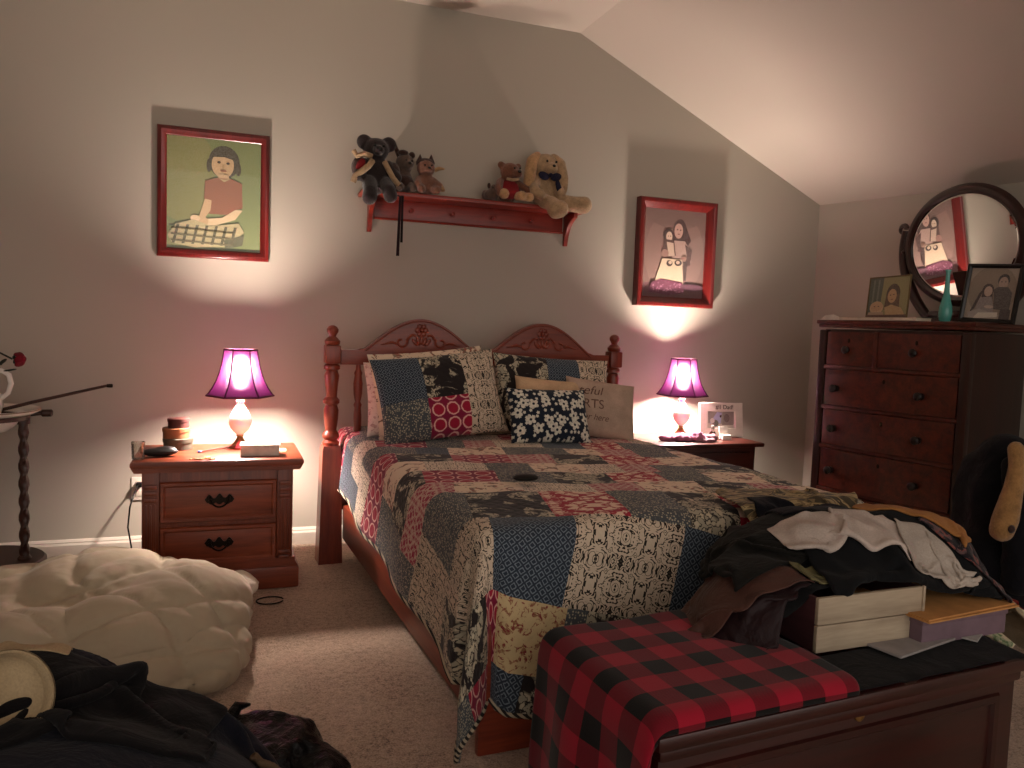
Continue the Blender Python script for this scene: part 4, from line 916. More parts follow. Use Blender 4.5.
MC = Vector((3.60, 3.07, 1.70)); 
_n = ((Vector((0, 0, 1.2)) - MC).normalized() + (Vector((2.37, 4.26, 1.60)) - MC).normalized()).normalized()
MZ = math.atan2(_n.x, -_n.y); MTILT = math.asin(_n.z)
MR = thing('dresser_mirror', 'round dark framed mirror on stand standing on tall dresser', 'mirror', (MC.x, MC.y, DH), MZ)
zc = MC.z - DH; RX, RY = .335, .275
def ring(rx, rz, y, n=64): return [(rx * math.cos(2 * PI * k / n), y, rz * math.sin(2 * PI * k / n)) for k in range(n)]
TM = Matrix.Translation((0, 0, zc)) @ Matrix.Rotation(-MTILT, 4, 'X')
b = MB(); b.M = TM; loops = [(0, .012), (-.010, -.012), (.004, -.022), (.022, -.02), (.034, -.01), (.042, .012)]
rings = [[b._v(p) for p in ring(RX + q, RY + q, y)] for q, y in loops]
for A_, B_ in zip(rings, rings[1:] + rings[:1]):
    for k in range(64): j = (k + 1) % 64; b.bm.faces.new((A_[k], A_[j], B_[j], B_[k]))
fm = b.build('frame', W_dressz, MR)
b = MB(); b.M = TM; vs = [b._v(p) for p in ring(RX, RY, -.004)]; ins = [b._v(p) for p in ring(RX - .022, RY - .022, -.007)]
for k in range(64): j = (k + 1) % 64; b.bm.faces.new((vs[k], vs[j], ins[j], ins[k]))
b.bm.faces.new(ins); b.build('glass', M_mirror, MR, True, 1)
b = MB(); b.M = TM; b.bm.faces.new([b._v(p) for p in ring(RX + .03, RY + .03, .013)]); b.build('backing', W_dark, MR)
for s in (-1, 1):
    b = MB(); pts = []
    for k in range(20):
        t_ = k / 19; pts.append((s * (.20 + .215 * math.sin(t_ * PI * .62) ** .8), .025, .03 + (zc + .09) * t_))
    b.tube(pts, [.03 - .012 * abs(k / 19 - .35) for k in range(20)], 10)
    e = pts[-1]; b.tube([(e[0] + s * (.018 - .02 * math.cos(a)) * 1.2 - s * .0, e[1], e[2] + .022 * math.sin(a) + .01) for a in np.linspace(0, 5.2, 16)], [.016 - .0006 * k for k in range(16)], 8)
    b.ell((s * .395, .02, zc), (.014, .03, .014), 10)
    b.build('support_arm', W_dressz, MR)
b = MB(); b.box((0, .03, .016), (.46, .10, .032), .01); b.box((0, .03, .05), (.40, .05, .04), .014); b.build('base', W_dressz, MR)

Dm = Matrix.Translation((3.08, 3.475, DH)) @ Matrix.Rotation(-PI / 2 + DA, 4, 'Z')
def on_dresser(x, y, z=0.0): return tuple(Dm @ Vector((x, y, z)))
def standing_photo(name, label, x, y, w_, h_, rz, prof, fm_, bg, layers, roll=0.0, lean=.14):
    t = thing(name, label, 'photo frame', on_dresser(x, y, .0005), -PI / 2 + DA + rz); T_ = Matrix.Rotation(-lean, 4, 'X') @ Matrix.Rotation(roll, 4, 'Y')
    b = MB(); b.M = T_; b.mitre(w_, h_, prof, (0, 0, h_ / 2)); b.build('frame', fm_, t)
    b = MB(); b.M = T_; b.box((0, .002, h_ / 2), (w_ - .006, .004, h_ - .006)); b.build('backing', W_dark, t)
    ins = prof[-1][0] - .002; p = picture('photo', w_ - 2 * ins, h_ - 2 * ins, bg, layers, t); p.matrix_local = T_ @ Matrix.Translation((0, -.002, h_ / 2))
    MB().tube([(0, .006 + .02, h_ * .6), (0, .09, .004)], .005, 6).build('easel_leg', W_dark, t)
baby = [([(0, 0), (.3, 0), (.35, 1), (0, 1)], '4c5244'), ([(.08, .2), (.1, .95), (.14, .95), (.13, .2)], '687060'), ([(.2, .2), (.22, .95), (.26, .95), (.25, .2)], '687060'), E_(.62, .60, .17, .24, '4a3a2a'), ([(.45, .55), (.42, .25), (.8, .2), (.78, .6)], '5e4632'), E_(.60, .56, .11, .16, 'b08c64'), E_(.56, .58, .02, .012, '3c2c20'), E_(.64, .59, .02, .012, '3c2c20'), E_(.6, .48, .03, .012, '7c4c3c'), ([(.50, .05), (.44, .30), (.6, .36), (.85, .28), (.98, .08)], 'b0946a'),
        E_(.24, .30, .17, .15, 'c0a07c'), E_(.24, .33, .15, .11, 'b89470'), E_(.19, .33, .02, .012, '4c3828'), E_(.29, .33, .02, .012, '4c3828'), ([(.0, .0), (.05, .2), (.42, .2), (.46, .0)], 'a89078'), ([(0, 0), (1, 0), (1, .12), (0, .14)], '5a3c2c')]
standing_photo('photo_frame', 'unframed photo of woman with baby leaning at left of dresser top', .255, .19, .245, .245, -.05, [(0, 0), (0, .004), (.002, .006), (.006, .006), (.007, .003), (.007, 0)], plain('brass_edge', '6a5a3a', .4, Metallic=.5), '8a8458', baby, roll=-.04)
pair = [E_(.5, .55, .5, .5, '857464'), ([(.1, .1), (.25, .5), (.35, .62), (.2, .2)], '3a2a26'), E_(.42, .56, .12, .13, '3c2c28'), ([(.32, .55), (.30, .35), (.55, .35), (.52, .56)], '3c2c28'), E_(.43, .54, .085, .10, 'b09484'), ([(.28, .42), (.52, .44), (.62, .12), (.2, .10)], '8a7c78'), E_(.71, .76, .12, .12, '2a201e'), E_(.71, .71, .095, .115, 'a58a7a'), E_(.67, .73, .015, .01, '2a201e'), E_(.75, .73, .015, .01, '2a201e'), ([(.54, .58), (.62, .63), (.82, .63), (.92, .52), (.92, .18), (.6, .2)], '4a403c'), ([(.08, .12), (.3, .2), (.6, .12), (.4, .02), (.1, .02)], '9c9088'), ([(.2, .0), (.7, .05), (.7, .14), (.3, .12)], 'c8bcac'), ([(.74, .0), (.74, .2), (.95, .2), (.95, .0)], '3a2e2c'), E_(.5, .24, .1, .03, 'b49c8c')]
standing_photo('photo_frame', 'black framed photo of a couple at right end of dresser top', .765, .20, .25, .285, .10, [(0, 0), (0, .012), (.003, .016), (.012, .016), (.02, .008), (.02, 0)], plain('black_frame_lacquer', '100c0c', .3), '9a8a7a', pair, roll=.05)
t = thing('bud_vase', 'slender teal glass bud vase on the dresser before mirror', 'vase', on_dresser(.605, .13), 0)
MB().lathe([(.001, .004), (.022, .002), (.027, .012), (.031, .045), (.029, .075), (.021, .105), (.014, .14), (.0105, .19), (.0095, .235), (.012, .252), (.0105, .252), (.008, .235), (.008, .15), (.001, .10)], seg=28, cap=False).build('body', plain('teal_glass', '4f9c92', .2, .5, .05, bump=0), t)
MB().lathe([(.0105, .248), (.0132, .25), (.0132, .255), (.0105, .256)], seg=20, cap=False).build('lip', plain('teal_glass_lip', '63ada2', .2, .5, .05, bump=0), t)
t = thing('folded_paper', 'crumpled white paper at far left corner of dresser top', 'paper', on_dresser(.055, .045), -PI / 2 + DA)
b = MB(); b.prism([(-.06, 0), (.08, .0), (.085, .006), (.02, .03), (-.03, .024)], -.05, -.046); b.prism([(-.05, 0), (.07, 0), (.06, .01), (-.04, .018)], -.046, .05); b.build('sheet', plain('white_paper', 'cfc6b8', .8), t)
M_mag = plain('magazine_paper', 'c9bda8', .7)
for k, (x, y, a, ww) in enumerate(((.24, .06, .05, .26), (.43, .05, -.06, .24))):
    t = thing('magazine', ('thin magazine under the baby photo on dresser top', 'cream booklet on dresser top beside the vase')[k], 'magazine', on_dresser(x, y, .001), -PI / 2 + DA + a)
    b = MB(); b.box((0, .0, .007), (ww, .12, .014), .002); b.build('pages', M_mag, t); MB().box((0, .0, .0148), (ww + .004, .124, .0015)).build('cover', plain('magazine_cover_%d' % k, ('b59a7a', 'c4b69c')[k], .4), t)

# ------------------------------------------------------------------ washstand at the left edge
t = WS = thing('washstand', 'dark wooden washstand with twisted posts at left edge', 'stand', (-.955, 3.87, 0))
def twist(b, x, y, z0, z1, r):
    n, m = 90, 12; rings = []
    for i in range(n + 1):
        z = z0 + (z1 - z0) * i / n; e = min(1, min(i, n - i) / 5)
        rings.append([b._v((x + r * (1 + .22 * e * math.cos(2 * a - z * 84)) * math.cos(a) * (1 - .08 * e), y + r * (1 + .22 * e * math.cos(2 * a - z * 84)) * math.sin(a), z)) for a in [2 * PI * k / m for k in range(m)]])
    for A_, B_ in zip(rings, rings[1:]):
        for k in range(m): j = (k + 1) % m; b.bm.faces.new((A_[k], A_[j], B_[j], B_[k]))
    b.bm.faces.new(rings[0][::-1]); b.bm.faces.new(rings[-1])
for a in (-.05, 2.05, 4.15):
    b = MB(); twist(b, .165 * math.cos(a), .165 * math.sin(a), .12, .712, .019); b.lathe([(.026, .712), (.026, .735), (.02, .74)], (.165 * math.cos(a), .165 * math.sin(a), 0), 14); b.lathe([(.026, .12), (.028, .128), (.02, .14)], (.165 * math.cos(a), .165 * math.sin(a), 0), 14)
    b.build('twisted_post', W_stand, WS)
MB().lathe([(.235, .085), (.245, .095), (.245, .115), (.235, .125)], seg=40).build('lower_shelf', W_stand, WS)
for a in (-.05, 2.05, 4.15): MB().lathe([(.022, 0), (.034, .02), (.03, .06), (.022, .088)], (.17 * math.cos(a), .17 * math.sin(a), 0), 16).build('foot', W_stand, WS)
b = MB(); rp = [(.148, .732), (.187, .732), (.187, .750), (.148, .750)]
rr = [[b._v((r * math.cos(2 * PI * k / 40), r * math.sin(2 * PI * k / 40), z)) for k in range(40)] for r, z in rp]
for A_, B_ in zip(rr, rr[1:] + rr[:1]):
    for k in range(40): j = (k + 1) % 40; b.bm.faces.new((A_[k], A_[j], B_[j], B_[k]))
b.build('ring_top', W_stand, WS)
b = MB(); b.tube([(.15, .06, .742), (.22, .08, .748)], .009, 10); b.lathe([(.010, .0), (.016, .005), (.016, .04), (.010, .045)], (.215, .08, .748), 14, 'x'); b.build('towel_peg', W_stand, WS)
t = thing('wash_basin', 'white porcelain basin with wide rim set into the washstand', 'basin', (-.955, 3.87, .672))
MB().lathe([(.06, 0), (.11, .01), (.15, .045), (.165, .075), (.20, .082), (.222, .092), (.227, .10), (.222, .105), (.20, .098), (.168, .09), (.15, .06), (.1, .022), (.001, .016)], seg=48, cap=False).build('bowl', M_white_cer, t)
MB().lathe([(.223, .0985), (.2285, .0995), (.2285, .1025), (.223, .104)], seg=48, cap=False).build('rim_band', plain('worn_gilt_band', '7c6450', .4), t)
t = thing('pitcher', 'white porcelain pitcher standing in the basin at left edge', 'pitcher', (-.95, 3.87, .690))
MB().lathe([(.055, 0), (.06, .012), (.07, .05), (.085, .10), (.08, .145), (.055, .185), (.046, .22), (.055, .262), (.06, .27), (.054, .268), (.042, .22), (.05, .18), (.001, .1)], seg=36, cap=False).build('body', M_white_cer, t)
MB().tube([(.05, 0, .235), (.08, -.005, .25), (.108, -.008, .232), (.116, -.008, .195), (.105, -.005, .155), (.078, 0, .13)], [.011, .011, .011, .011, .010, .009], 10).build('handle', M_white_cer, t)
M_rose = cloth_mat('dark_red_silk', '6e1420'); M_leaf = plain('dark_green_leaf', '1e241a', .7)
for k, (dx, dz, lab) in enumerate(((.155, .285, 'red silk rose drooping right from the pitcher'), (.05, .335, 'red silk rose standing up in the pitcher at frame edge'))):
    t = thing('silk_rose', lab, 'flower', (-.95, 3.865 - .02 * k, .93), 0, 'silk roses in the pitcher'); z0 = -.06
    MB().tube([(0, .002, z0), (.01, 0, .06), (dx * .5, -.01, dz - .20), (dx - .03, -.02, dz - .225)], .004, 6).build('stem', M_leaf, t)
    c = Vector((dx, -.02, dz - .225)); b = MB(); ax = Vector((1, 0, .1)) if k == 0 else Vector((.3, -.3, 1)); R_ = ax.to_track_quat('Z', 'Y').to_matrix().to_4x4()
    b.M = Matrix.Translation(c) @ R_
    for q in range(9):
        a = q * 2.4; rr_ = .006 + .0022 * q
        b.ell((rr_ * math.cos(a), rr_ * math.sin(a), .004 - .001 * q), (.016 + .001 * q, .007, .02), 10, Matrix.Rotation(a + PI / 2, 4, 'Z') @ Matrix.Rotation(-.35, 4, 'X'))
    b.build('bloom', M_rose, t)
    b = MB(); b.M = Matrix.Translation(c) @ R_
    for q in range(5): a = q * 1.257; b.ell((.013 * math.cos(a), .013 * math.sin(a), -.022), (.014, .005, .004), 8, Matrix.Rotation(a, 4, 'Z'))
    b.build('sepals', M_leaf, t)
    b = MB()
    for q in range(7):
        b.ell((-.02 + .022 * q * dx / .15, -.02 + .015 * math.sin(q * 2.1), .03 + .024 * math.sin(q * 1.7) + .01 * q * (dx < .1)), (.026, .011, .004), 10, Matrix.Rotation(q * 1.1, 4, 'Z') @ Matrix.Rotation(.6 * math.sin(q), 4, 'Y'))
    b.build('leaves', M_leaf, t)
t = thing('wooden_stick', 'thin brown wooden stick resting across the basin rim', 'stick', (-.80, 3.83, .776))
MB().tube([(-.17, .10, -.035), (.03, .10, .022), (.335, .10, .100)], [.0075, .0075, .006], 8).build('shaft', W_stand, t)
MB().lathe([(.0075, 0), (.0085, .004), (.0085, .02), (.006, .024)], (.322, .10, .0965), 10, 'x').build('ferrule', M_brass, t)

# ------------------------------------------------------------------ white comforter on the floor by the nightstand
M_down = G('white_down_cover'); v = M_down.coord('Object'); _n1 = M_down.noise(v, 6, 3, .5, dist=.3); _n2 = M_down.noise(v, 300, 2)
M_down = M_down.fin(srgb('b5a68e'), .85, M_down.bump(_n1, .22, .05, M_down.bump(_n2, .15, .001)), .2, Sheen_Weight=.15)
def puff(p):
    q = Vector((p.x * 2.7, p.y * 2.7, p.z * 2.2)); w_ = mnoise.noise(p * 1.6 + Vector((3, 1, 5))) * .8
    a = mnoise.noise(q + Vector((w_, w_ * .6, 0))); c = mnoise.noise(q * 2.3 + Vector((w_ * 2, 4.4, 1)))
    wx = .16 * mnoise.noise(p * 1.9 + Vector((7, 2, 0))); wy = .16 * mnoise.noise(p * 1.9 + Vector((1, 9, 4)))
    gx = (p.x * .8 + p.y * .5 + wx) / .27; gy = (p.y * .9 - p.x * .4 + p.z * .8 + wy) / .25
    d = min(abs(gx - round(gx)) * .27, abs(gy - round(gy)) * .25)
    seam = math.exp(-(d / .014) ** 2); near = math.exp(-(d / .06) ** 2)
    e = mnoise.noise(Vector((gx * 9, gy * 9, p.z * 12)))
    return .10 * min(.4, abs(a)) ** .8 + .012 * min(.3, abs(c)) + .014 * (1 - math.exp(-(d / .06) ** 2)) - .010 * seam + .005 * near * e - .028
com = thing('comforter', 'white down comforter bunched in a big heap on carpet', 'comforter', (-.35, 2.95, 0))
blob('cover', [((.18, .06, .11), (.28, .36, .19)), ((-.02, .16, .16), (.34, .30, .17)), ((-.30, .14, .12), (.36, .32, .14)), ((.06, -.14, .13), (.26, .24, .14)), ((.28, -.18, .06), (.17, .24, .10)), ((-.32, -.16, .12), (.34, .30, .15)), ((-.62, .0, .06), (.34, .40, .17)), ((.10, -.30, .06), (.24, .16, .10))], M_down, com, .010, 7, puff)
o = blob('white_pillowcase', [((0, 0, .05), (.12, .10, .05)), ((.05, -.03, .045), (.07, .07, .045))], cloth_mat('white_pillowcase', 'd8ccbc', folds=.3), None, .01, 4, lambda p: .008 * mnoise.noise(p * 18)); o.location = (.03, 3.22, .10)
tag(o, 'white pillowcase corner poking out behind the comforter by nightstand', 'pillowcase')
M_clearsheet = M_plastic

# ------------------------------------------------------------------ dark clothes heap in the left foreground
M_navy = cloth_mat('navy_fleece', '0c0f1c', rough=.95, folds=.4, sheen=.05); M_blackc = cloth_mat('black_knit', '0d0b0d', rough=.95, folds=.4, sheen=.05); M_creamc = cloth_mat('cream_canvas', 'b09a78', folds=.2)
h_mound(-.72, 2.75, .6, .55, .30); h_mound(-.30, 1.35, .48, .62, .46); h_mound(-.12, 1.35, .34, .55, .42); h_mound(-.38, 1.75, .34, .28, .50); h_mound(-.1, 1.7, .2, .25, .38)
garment('navy_robe', 'navy fleece robe heaped in the left foreground', 'robe', M_navy, 1.35, 1.35, (-.22, 1.32), .3, t=.008, nx=54, crumple=.72, seed=3, steps=110, amp=.06)
garment('black_sweater', 'black knit sweater on top of the navy robe at left', 'sweater', M_blackc, .75, .40, (-.28, 1.66), -.22, t=.012, nx=44, crumple=.62, seed=8, amp=.06)
garment('clear_plastic_bag', 'clear plastic bag lying on the comforter at left edge', 'bag', M_plastic, .42, .36, (-.56, 2.12), .2, t=.0, splat=False, nx=40, crumple=.62, seed=5, amp=.05, lift=.18, steps=60)
garment('cream_cloth', 'cream cloth corner folded over black sweater at left edge', 'cloth', M_creamc, .24, .08, (-.40, 1.80), -.05, t=.004, nx=26, crumple=.9, seed=6, amp=.01)
zc = float(h_at(np.array([-.37]), np.array([1.58]))[0])
t = thing('knitted_hat', 'cream brimless hat lying open on the dark clothes, left edge', 'hat', (-.355, 1.56, zc + .07))
b = MB(); b.M = Matrix.Rotation(.75, 4, 'Z') @ Matrix.Rotation(-1.95, 4, 'X') @ Matrix.Scale(.82, 4)
b.lathe([(.001, .075), (.05, .07), (.085, .045), (.098, .01), (.10, -.02), (.094, -.02), (.09, .008), (.076, .038), (.045, .06), (.001, .065)], seg=36, cap=False); b.build('crown', M_creamc, t)
b = MB(); b.M = Matrix.Rotation(.75, 4, 'Z') @ Matrix.Rotation(-1.95, 4, 'X') @ Matrix.Scale(.82, 4); b.lathe([(.101, -.024), (.104, -.018), (.103, .0), (.10, .004), (.09, .004), (.0895, -.018), (.093, -.025)], seg=36, cap=False); b.build('hem_band', M_creamc, t)
bag = thing('trash_bag', 'shiny black plastic trash bag on carpet beside navy robe', 'bag', (.13, 1.98, 0))
g = G('black_plastic_film'); v = g.coord('Object'); nn = g.noise(v, 14, 4, .6, dist=1.8); M_trash = g.fin(srgb('0a090b'), .3, g.bump(nn, .5, .04), .2)
def crink(p):
    a = mnoise.noise(p * 9 + Vector((1, 2, 3))); c = mnoise.noise(p * 22); return .018 * (1 - 2 * abs(a)) + .008 * (1 - 2 * abs(c)) - .008
blob('sack', [((-.02, .02, .085), (.15, .15, .095)), ((.06, -.07, .06), (.12, .13, .075)), ((-.12, .06, .08), (.10, .12, .09))], M_trash, bag, .008, 4, crink)
b = MB(); b.tube([(-.10, .10, .165), (-.08, .12, .19), (-.05, .13, .185)], [.02, .014, .004], 8); b.build('tied_neck', M_trash, bag)
h_mound(.15, 1.50, .20, .18, .30)
garment('tan_trousers', 'taupe trousers crumpled in front of the trash bag', 'trousers', cloth_mat('taupe_cotton', '5c4a38', folds=.3), .42, .30, (.16, 1.50), -.4, t=.008, nx=40, crumple=.56, seed=12, amp=.07)
garment('cream_sock', 'small cream sock at the bottom of the dark clothes heap', 'sock', M_creamc, .10, .06, (-.045, 1.30), .3, t=.008, nx=14, crumple=.8, seed=2, amp=.01)

# ------------------------------------------------------------------ cedar chest at the foot of the bed
CR = math.radians(4.0); CH = .435; CM = Matrix.Translation((1.31, 1.515, 0)) @ Matrix.Rotation(CR, 4, 'Z')
CHT = thing('cedar_chest', 'long reddish cedar chest at the foot of the bed', 'chest', (1.31, 1.515, 0), CR)
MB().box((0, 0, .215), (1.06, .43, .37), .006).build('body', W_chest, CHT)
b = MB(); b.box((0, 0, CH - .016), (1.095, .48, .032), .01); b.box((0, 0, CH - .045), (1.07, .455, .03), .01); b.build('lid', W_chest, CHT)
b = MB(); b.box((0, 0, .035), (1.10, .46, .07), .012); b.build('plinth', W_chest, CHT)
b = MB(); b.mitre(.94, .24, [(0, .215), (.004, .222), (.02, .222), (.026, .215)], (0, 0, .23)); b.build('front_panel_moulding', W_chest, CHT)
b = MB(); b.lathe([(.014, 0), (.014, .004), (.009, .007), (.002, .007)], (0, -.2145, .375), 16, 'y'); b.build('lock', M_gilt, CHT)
# plaid blanket folded over the left end, in chest coordinates
bx0, by0, by1 = -.562, -.235, .245
def blk(a, c):
    r = .045; X = a; Y = c; z = CH + .034 + .006 * mnoise.noise(Vector((X * 6, Y * 6, 2)))
    x = X; y = Y; dn = 0
    if X < bx0 + r:
        d = bx0 + r - X
        if d < r * PI / 2: x = bx0 + r - r * math.sin(d / r); dn = r * (1 - math.cos(d / r))
        else: dn = r + d - r * PI / 2; x = bx0 - min(1, (d - r * PI / 2) / .12) * (.006 + .014 * math.sin(Y * 21 + .5)) - .02 * min(1, dn / .3)
    ry = .03
    if Y < by0 + ry:
        d = by0 + ry - Y; y = by0 + ry - ry * math.sin(min(d / ry, PI / 2)); e_ = ry * (1 - math.cos(min(d / ry, PI / 2))) + max(0, d - ry * PI / 2); dn += e_ * .9
    return (x, y, max(z - dn, .03))
ag = np.linspace(-.93, -.02, 70); cg = np.linspace(-.27, .25, 40)
Pb = np.array([[blk(float(a), float(c)) for a in ag] for c in cg]); UVb = np.stack(np.meshgrid(ag, cg), -1)
o = link('plaid_blanket', grid_mesh(Pb, UVb), F_plaid, None, True, 180); o.matrix_world = CM
add_solid(o, .022, -1, 1); tag(o, 'red and black buffalo plaid blanket folded over left end of chest', 'blanket')

_keep = H.copy(); h_box(-.56, .56, -.24, .24, CH, CR, (1.31, 1.515))
garment('black_scarf', 'black knit scarf lying flat along the chest lid before the crate', 'scarf', cloth_mat('black_scarf_knit', '08070a', folds=.3), .70, .17, (1.55, 1.385), CR, t=.006, nx=44, crumple=.93, seed=51, amp=.006, lift=.01, thick=.005)
H[:] = _keep
# what lies on the chest: cartons, papers, then clothes thrown over them
def chest_pt(x, y, z): return tuple(CM @ Vector((x, y, z)))
t = thing('envelope', 'white papers sticking out under the mauve box on chest', 'paper', chest_pt(.30, -.06, CH + .014), CR + .15)
b = MB(); b.box((0, 0, .004), (.24, .16, .006), .001); b.build('paper', plain('grey_paper', '8c8684', .8), t)
b = MB(); b.box((.21, -.005, .003), (.17, .18, .004), .001, .3); b.build('paper', plain('white_sheet', '9c9894', .8), t)
t = thing('mauve_box', 'flat mauve gift box at right end of chest under tan folder', 'box', chest_pt(.47, .0, CH + .012), CR - .04)
M_mauve = plain('mauve_card', '6c5660', .7); MB().box((0, 0, .026), (.30, .24, .052), .004).build('box_body', M_mauve, t)
b = MB(); b.box((0, 0, .058), (.306, .246, .014), .004); b.build('lid', M_mauve, t)
t = thing('manila_folder', 'tan manila folder lying on mauve box at chest right end', 'folder', chest_pt(.47, .0, CH + .078), CR + .05)
b = MB(); b.prism([(-.17, -.13), (.18, -.14), (.18, .12), (-.17, .13)], 0, .004, 'xy'); b.build('folder_back', plain('manila_card', 'b8834a', .8), t)
b = MB(); b.prism([(-.165, -.125), (.175, -.13), (.175, .10), (-.165, .11)], .004, .008, 'xy'); b.build('folder_front', plain('manila_card_front', 'b8834a', .8), t)
t = thing('planked_crate', 'whitewashed two plank wooden box on chest under the clothes', 'crate', chest_pt(.195, .075, CH + .012), CR - .05)
M_plank = wood('whitewashed_plank', '8c7c68', 'b4a48c', .75, 'x', 1.2); M_cratew = wood('dark_crate_side', '2c1416', '4a262a', .6, 'y')
for k in range(2): MB().box((0, -.14, .035 + k * .068), (.335, .012, .066), .003).build('front_plank', M_plank, t)
b = MB()
for s in (-1, 1): b.box((s * .163, 0, .068), (.010, .27, .134), .002)
b.box((0, .14, .068), (.335, .01, .134), .002); b.box((0, 0, .004), (.32, .27, .008)); b.build('side_panels', M_cratew, t)
MB().box((.168, -.146, .068), (.008, .008, .14), .002).build('corner_strip', M_plank, t)

# heights the clothes fall on
h_box(-.56, .56, -.24, .24, CH, CR, (1.31, 1.515))
h_box(0, .35, 0, .28, CH + .15, CR, (1.31 + .19, 1.515 + .09)); h_box(0, .32, 0, .28, CH + .09, CR, (1.31 + .47, 1.515 + .03))
lx = (_gx - .513) * math.cos(math.radians(2.5)) + (_gy - 3.935) * math.sin(math.radians(2.5)); ly = -(_gx - .513) * math.sin(math.radians(2.5)) + (_gy - 3.935) * math.cos(math.radians(2.5))
h_max((lx > .05) & (lx < BW - .05) & (ly > BL) & (ly < 0), .675)
h_mound(1.62, 1.74, .40, .30, .70, .40); h_mound(1.36, 1.62, .24, .20, .60, .40); h_mound(1.80, 1.70, .26, .24, .70, .40); h_mound(1.98, 1.60, .25, .28, .50, .2)
C = lambda n, c, **k: cloth_mat(n, c, **k)
garment('dark_trousers', 'black trousers spread over the crate at back of chest', 'trousers', C('black_twill', '08080a', folds=.35), .85, .52, (1.62, 1.74), .05, t=.006, nx=46, crumple=.80, seed=21, amp=.03)
garment('maroon_robe', 'dark maroon satin robe hanging over left of crate onto plaid blanket', 'robe', C('maroon_satin', '1e0c10', rough=.5, folds=.4), .36, .36, (1.20, 1.62), .3, t=.006, nx=36, crumple=.74, seed=22, amp=.05)
garment('brown_shirt', 'brown satin shirt at the left edge of clothes pile', 'shirt', C('brown_satin', '4c3028', rough=.5, folds=.4), .36, .24, (1.24, 1.64), -.15, t=.005, nx=34, crumple=.72, seed=23, amp=.04)
garment('olive_jacket', 'dark olive jacket with bunched collar at left of clothes pile', 'jacket', C('dark_olive_canvas', '100f0c', folds=.4), .46, .34, (1.38, 1.72), .1, t=.010, nx=36, crumple=.72, seed=24, amp=.06)
garment('olive_cloth', 'pale olive cloth peeking out above the crate', 'cloth', C('pale_olive', '6a6444', folds=.3), .17, .10, (1.42, 1.55), .05, t=.006, nx=22, crumple=.8, seed=25, amp=.02)
garment('camouflage_shirt', 'camouflage shirt rumpled on the quilt at top of clothes pile', 'shirt', fabric('camo_print', 'camo', '3c3428', '6a5a40', '8c7a58'), .55, .36, (1.74, 2.02), -.1, t=.006, nx=40, crumple=.68, seed=26, amp=.05)
garment('navy_shirt', 'dark navy shirt in front of the camouflage shirt', 'shirt', C('dark_navy_jersey', '0c0d16', folds=.3), .46, .32, (1.72, 1.84), -.25, t=.006, nx=36, crumple=.75, seed=27, amp=.05)
garment('dark_jeans', 'dark denim jeans with pale seam right of the crate', 'jeans', C('black_denim', '090b0e', folds=.3), .72, .34, (1.73, 1.57), -.12, t=.007, nx=40, crumple=.76, seed=28, amp=.05)
garment('floral_blouse', 'dark floral blouse sliding off right of clothes pile', 'blouse', fabric('dark_floral_print', 'sprig', '140f14', '6a3a34', '4c3a3a', sc=.8), .34, .22, (1.95, 1.58), -.9, t=.005, nx=32, crumple=.74, seed=30, amp=.04)
garment('white_shirt', 'white long shirt lying across the middle of clothes pile', 'shirt', C('white_cotton', 'b8aaa0', folds=.2), .42, .20, (1.55, 1.62), -.2, t=.005, nx=38, crumple=.66, seed=31, amp=.035)
garment('tan_jacket', 'tan suede jacket at upper right of clothes pile', 'jacket', C('tan_suede', '9c6a3a', folds=.25),   .36, .24, (1.88, 1.70), -.85, t=.008, nx=34, crumple=.66, seed=29, amp=.04)
garment('white_tee', 'crumpled white tee shirt at right side of clothes pile', 'shirt', C('grey_white_jersey', 'aca196', folds=.2), .28, .20, (1.79, 1.53), -.5, t=.005, nx=34, crumple=.62, seed=32, amp=.045)

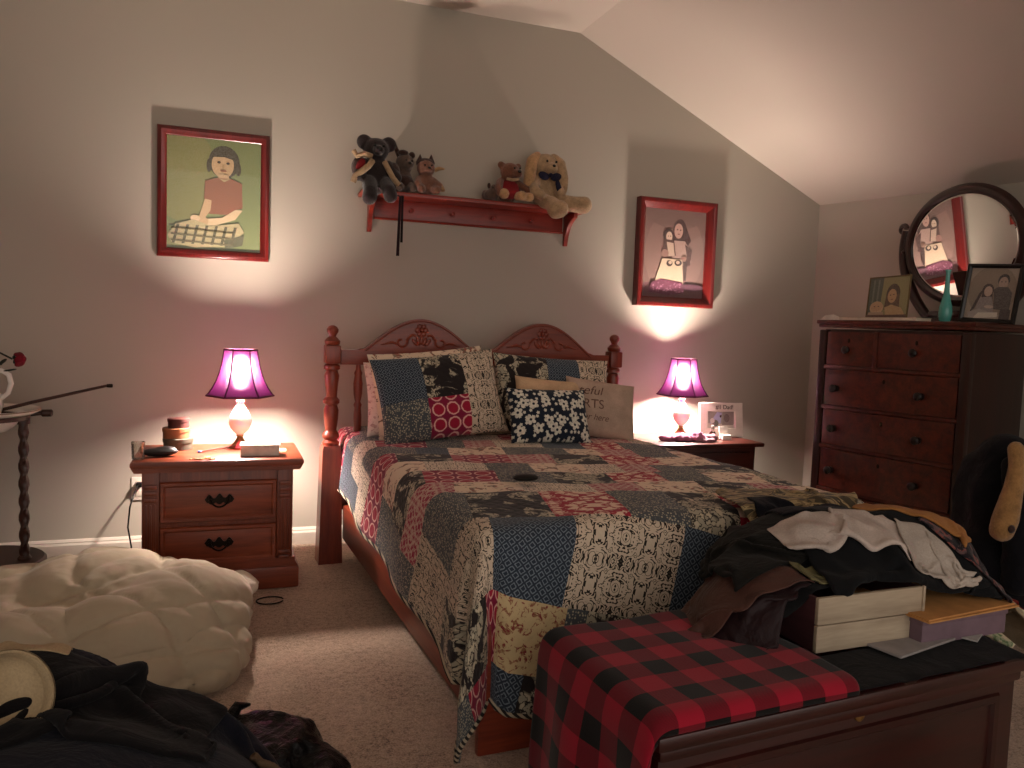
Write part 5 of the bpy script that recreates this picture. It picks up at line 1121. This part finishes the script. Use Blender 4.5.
# ------------------------------------------------------------------ laundry on the floor right of the chest, coat and toy at the edge
h_mound(2.35, 1.85, .34, .40, .36); h_mound(2.15, 1.55, .22, .25, .30)
garment('red_cloth', 'red cloth in the floor heap right of the chest', 'cloth', C('red_cotton', '6e1c14', folds=.3), .5, .45, (2.40, 1.98), .2, t=.006, nx=34, crumple=.75, seed=41, amp=.05)
garment('printed_shirt', 'white and green printed shirt in floor heap right of chest', 'shirt', fabric('green_print', 'sprig', 'b0a890', '5c7050', '8c9478'), .36, .30, (2.28, 1.80), .4, t=.006, nx=32, crumple=.7, seed=42, amp=.05)
garment('cream_towel', 'cream towel hanging in the floor heap right of chest', 'towel', C('cream_terry', 'a4967c', folds=.3), .34, .32, (2.10, 1.56), .4, t=.009, nx=30, crumple=.72, seed=43, amp=.05)
h_mound(1.74, 1.12, .20, .13, .18)
garment('beige_blanket', 'beige crumpled throw on floor before right end of chest', 'throw', C('beige_fleece', '8c7660', folds=.3), .42, .30, (1.74, 1.11), .3, t=.010, nx=32, crumple=.72, seed=44, amp=.05)
coat = thing('dark_coat', 'dark navy coat heaped upright at right edge by dresser', 'coat', (2.98, 2.30, 0))
def foldn(p): return .02 * mnoise.noise(Vector((p.x * 9, p.y * 9, p.z * 2.2))) + .008 * mnoise.noise(p * 16)
blob('coat_body', [((0, 0, .25), (.20, .22, .27)), ((.02, .0, .55), (.15, .18, .28)), ((.04, .0, .74), (.10, .13, .10))], cloth_mat('navy_wool', '0a0a10', folds=.4), coat, .014, 5, foldn)
blob('sleeve', [('limb', [((-.06, -.12, .72), .06), ((-.1, -.19, .50), .06), ((-.1, -.2, .30), .055)])], cloth_mat('navy_wool_sleeve', '0b0b12', folds=.4), coat, .012, 5, foldn)
pt = thing('plush_toy_leg', 'tan plush toy with long leg and dark paw mark at right edge', 'plush toy', (2.80, 2.12, 0))
blob('leg', [('limb', [((.065, .02, .80), .032), ((.05, 0, .74), .030), ((.03, -.01, .66), .036), ((-.015, -.02, .54), .048), ((-.03, -.02, .50), .045)])], fur_mat('tan_plush_leg', '9a7448'), pt, .009, 5)
b = MB(); b.ell((-.035, -.063, .515), (.016, .01, .016), 10); b.build('paw_mark', M_df, pt)
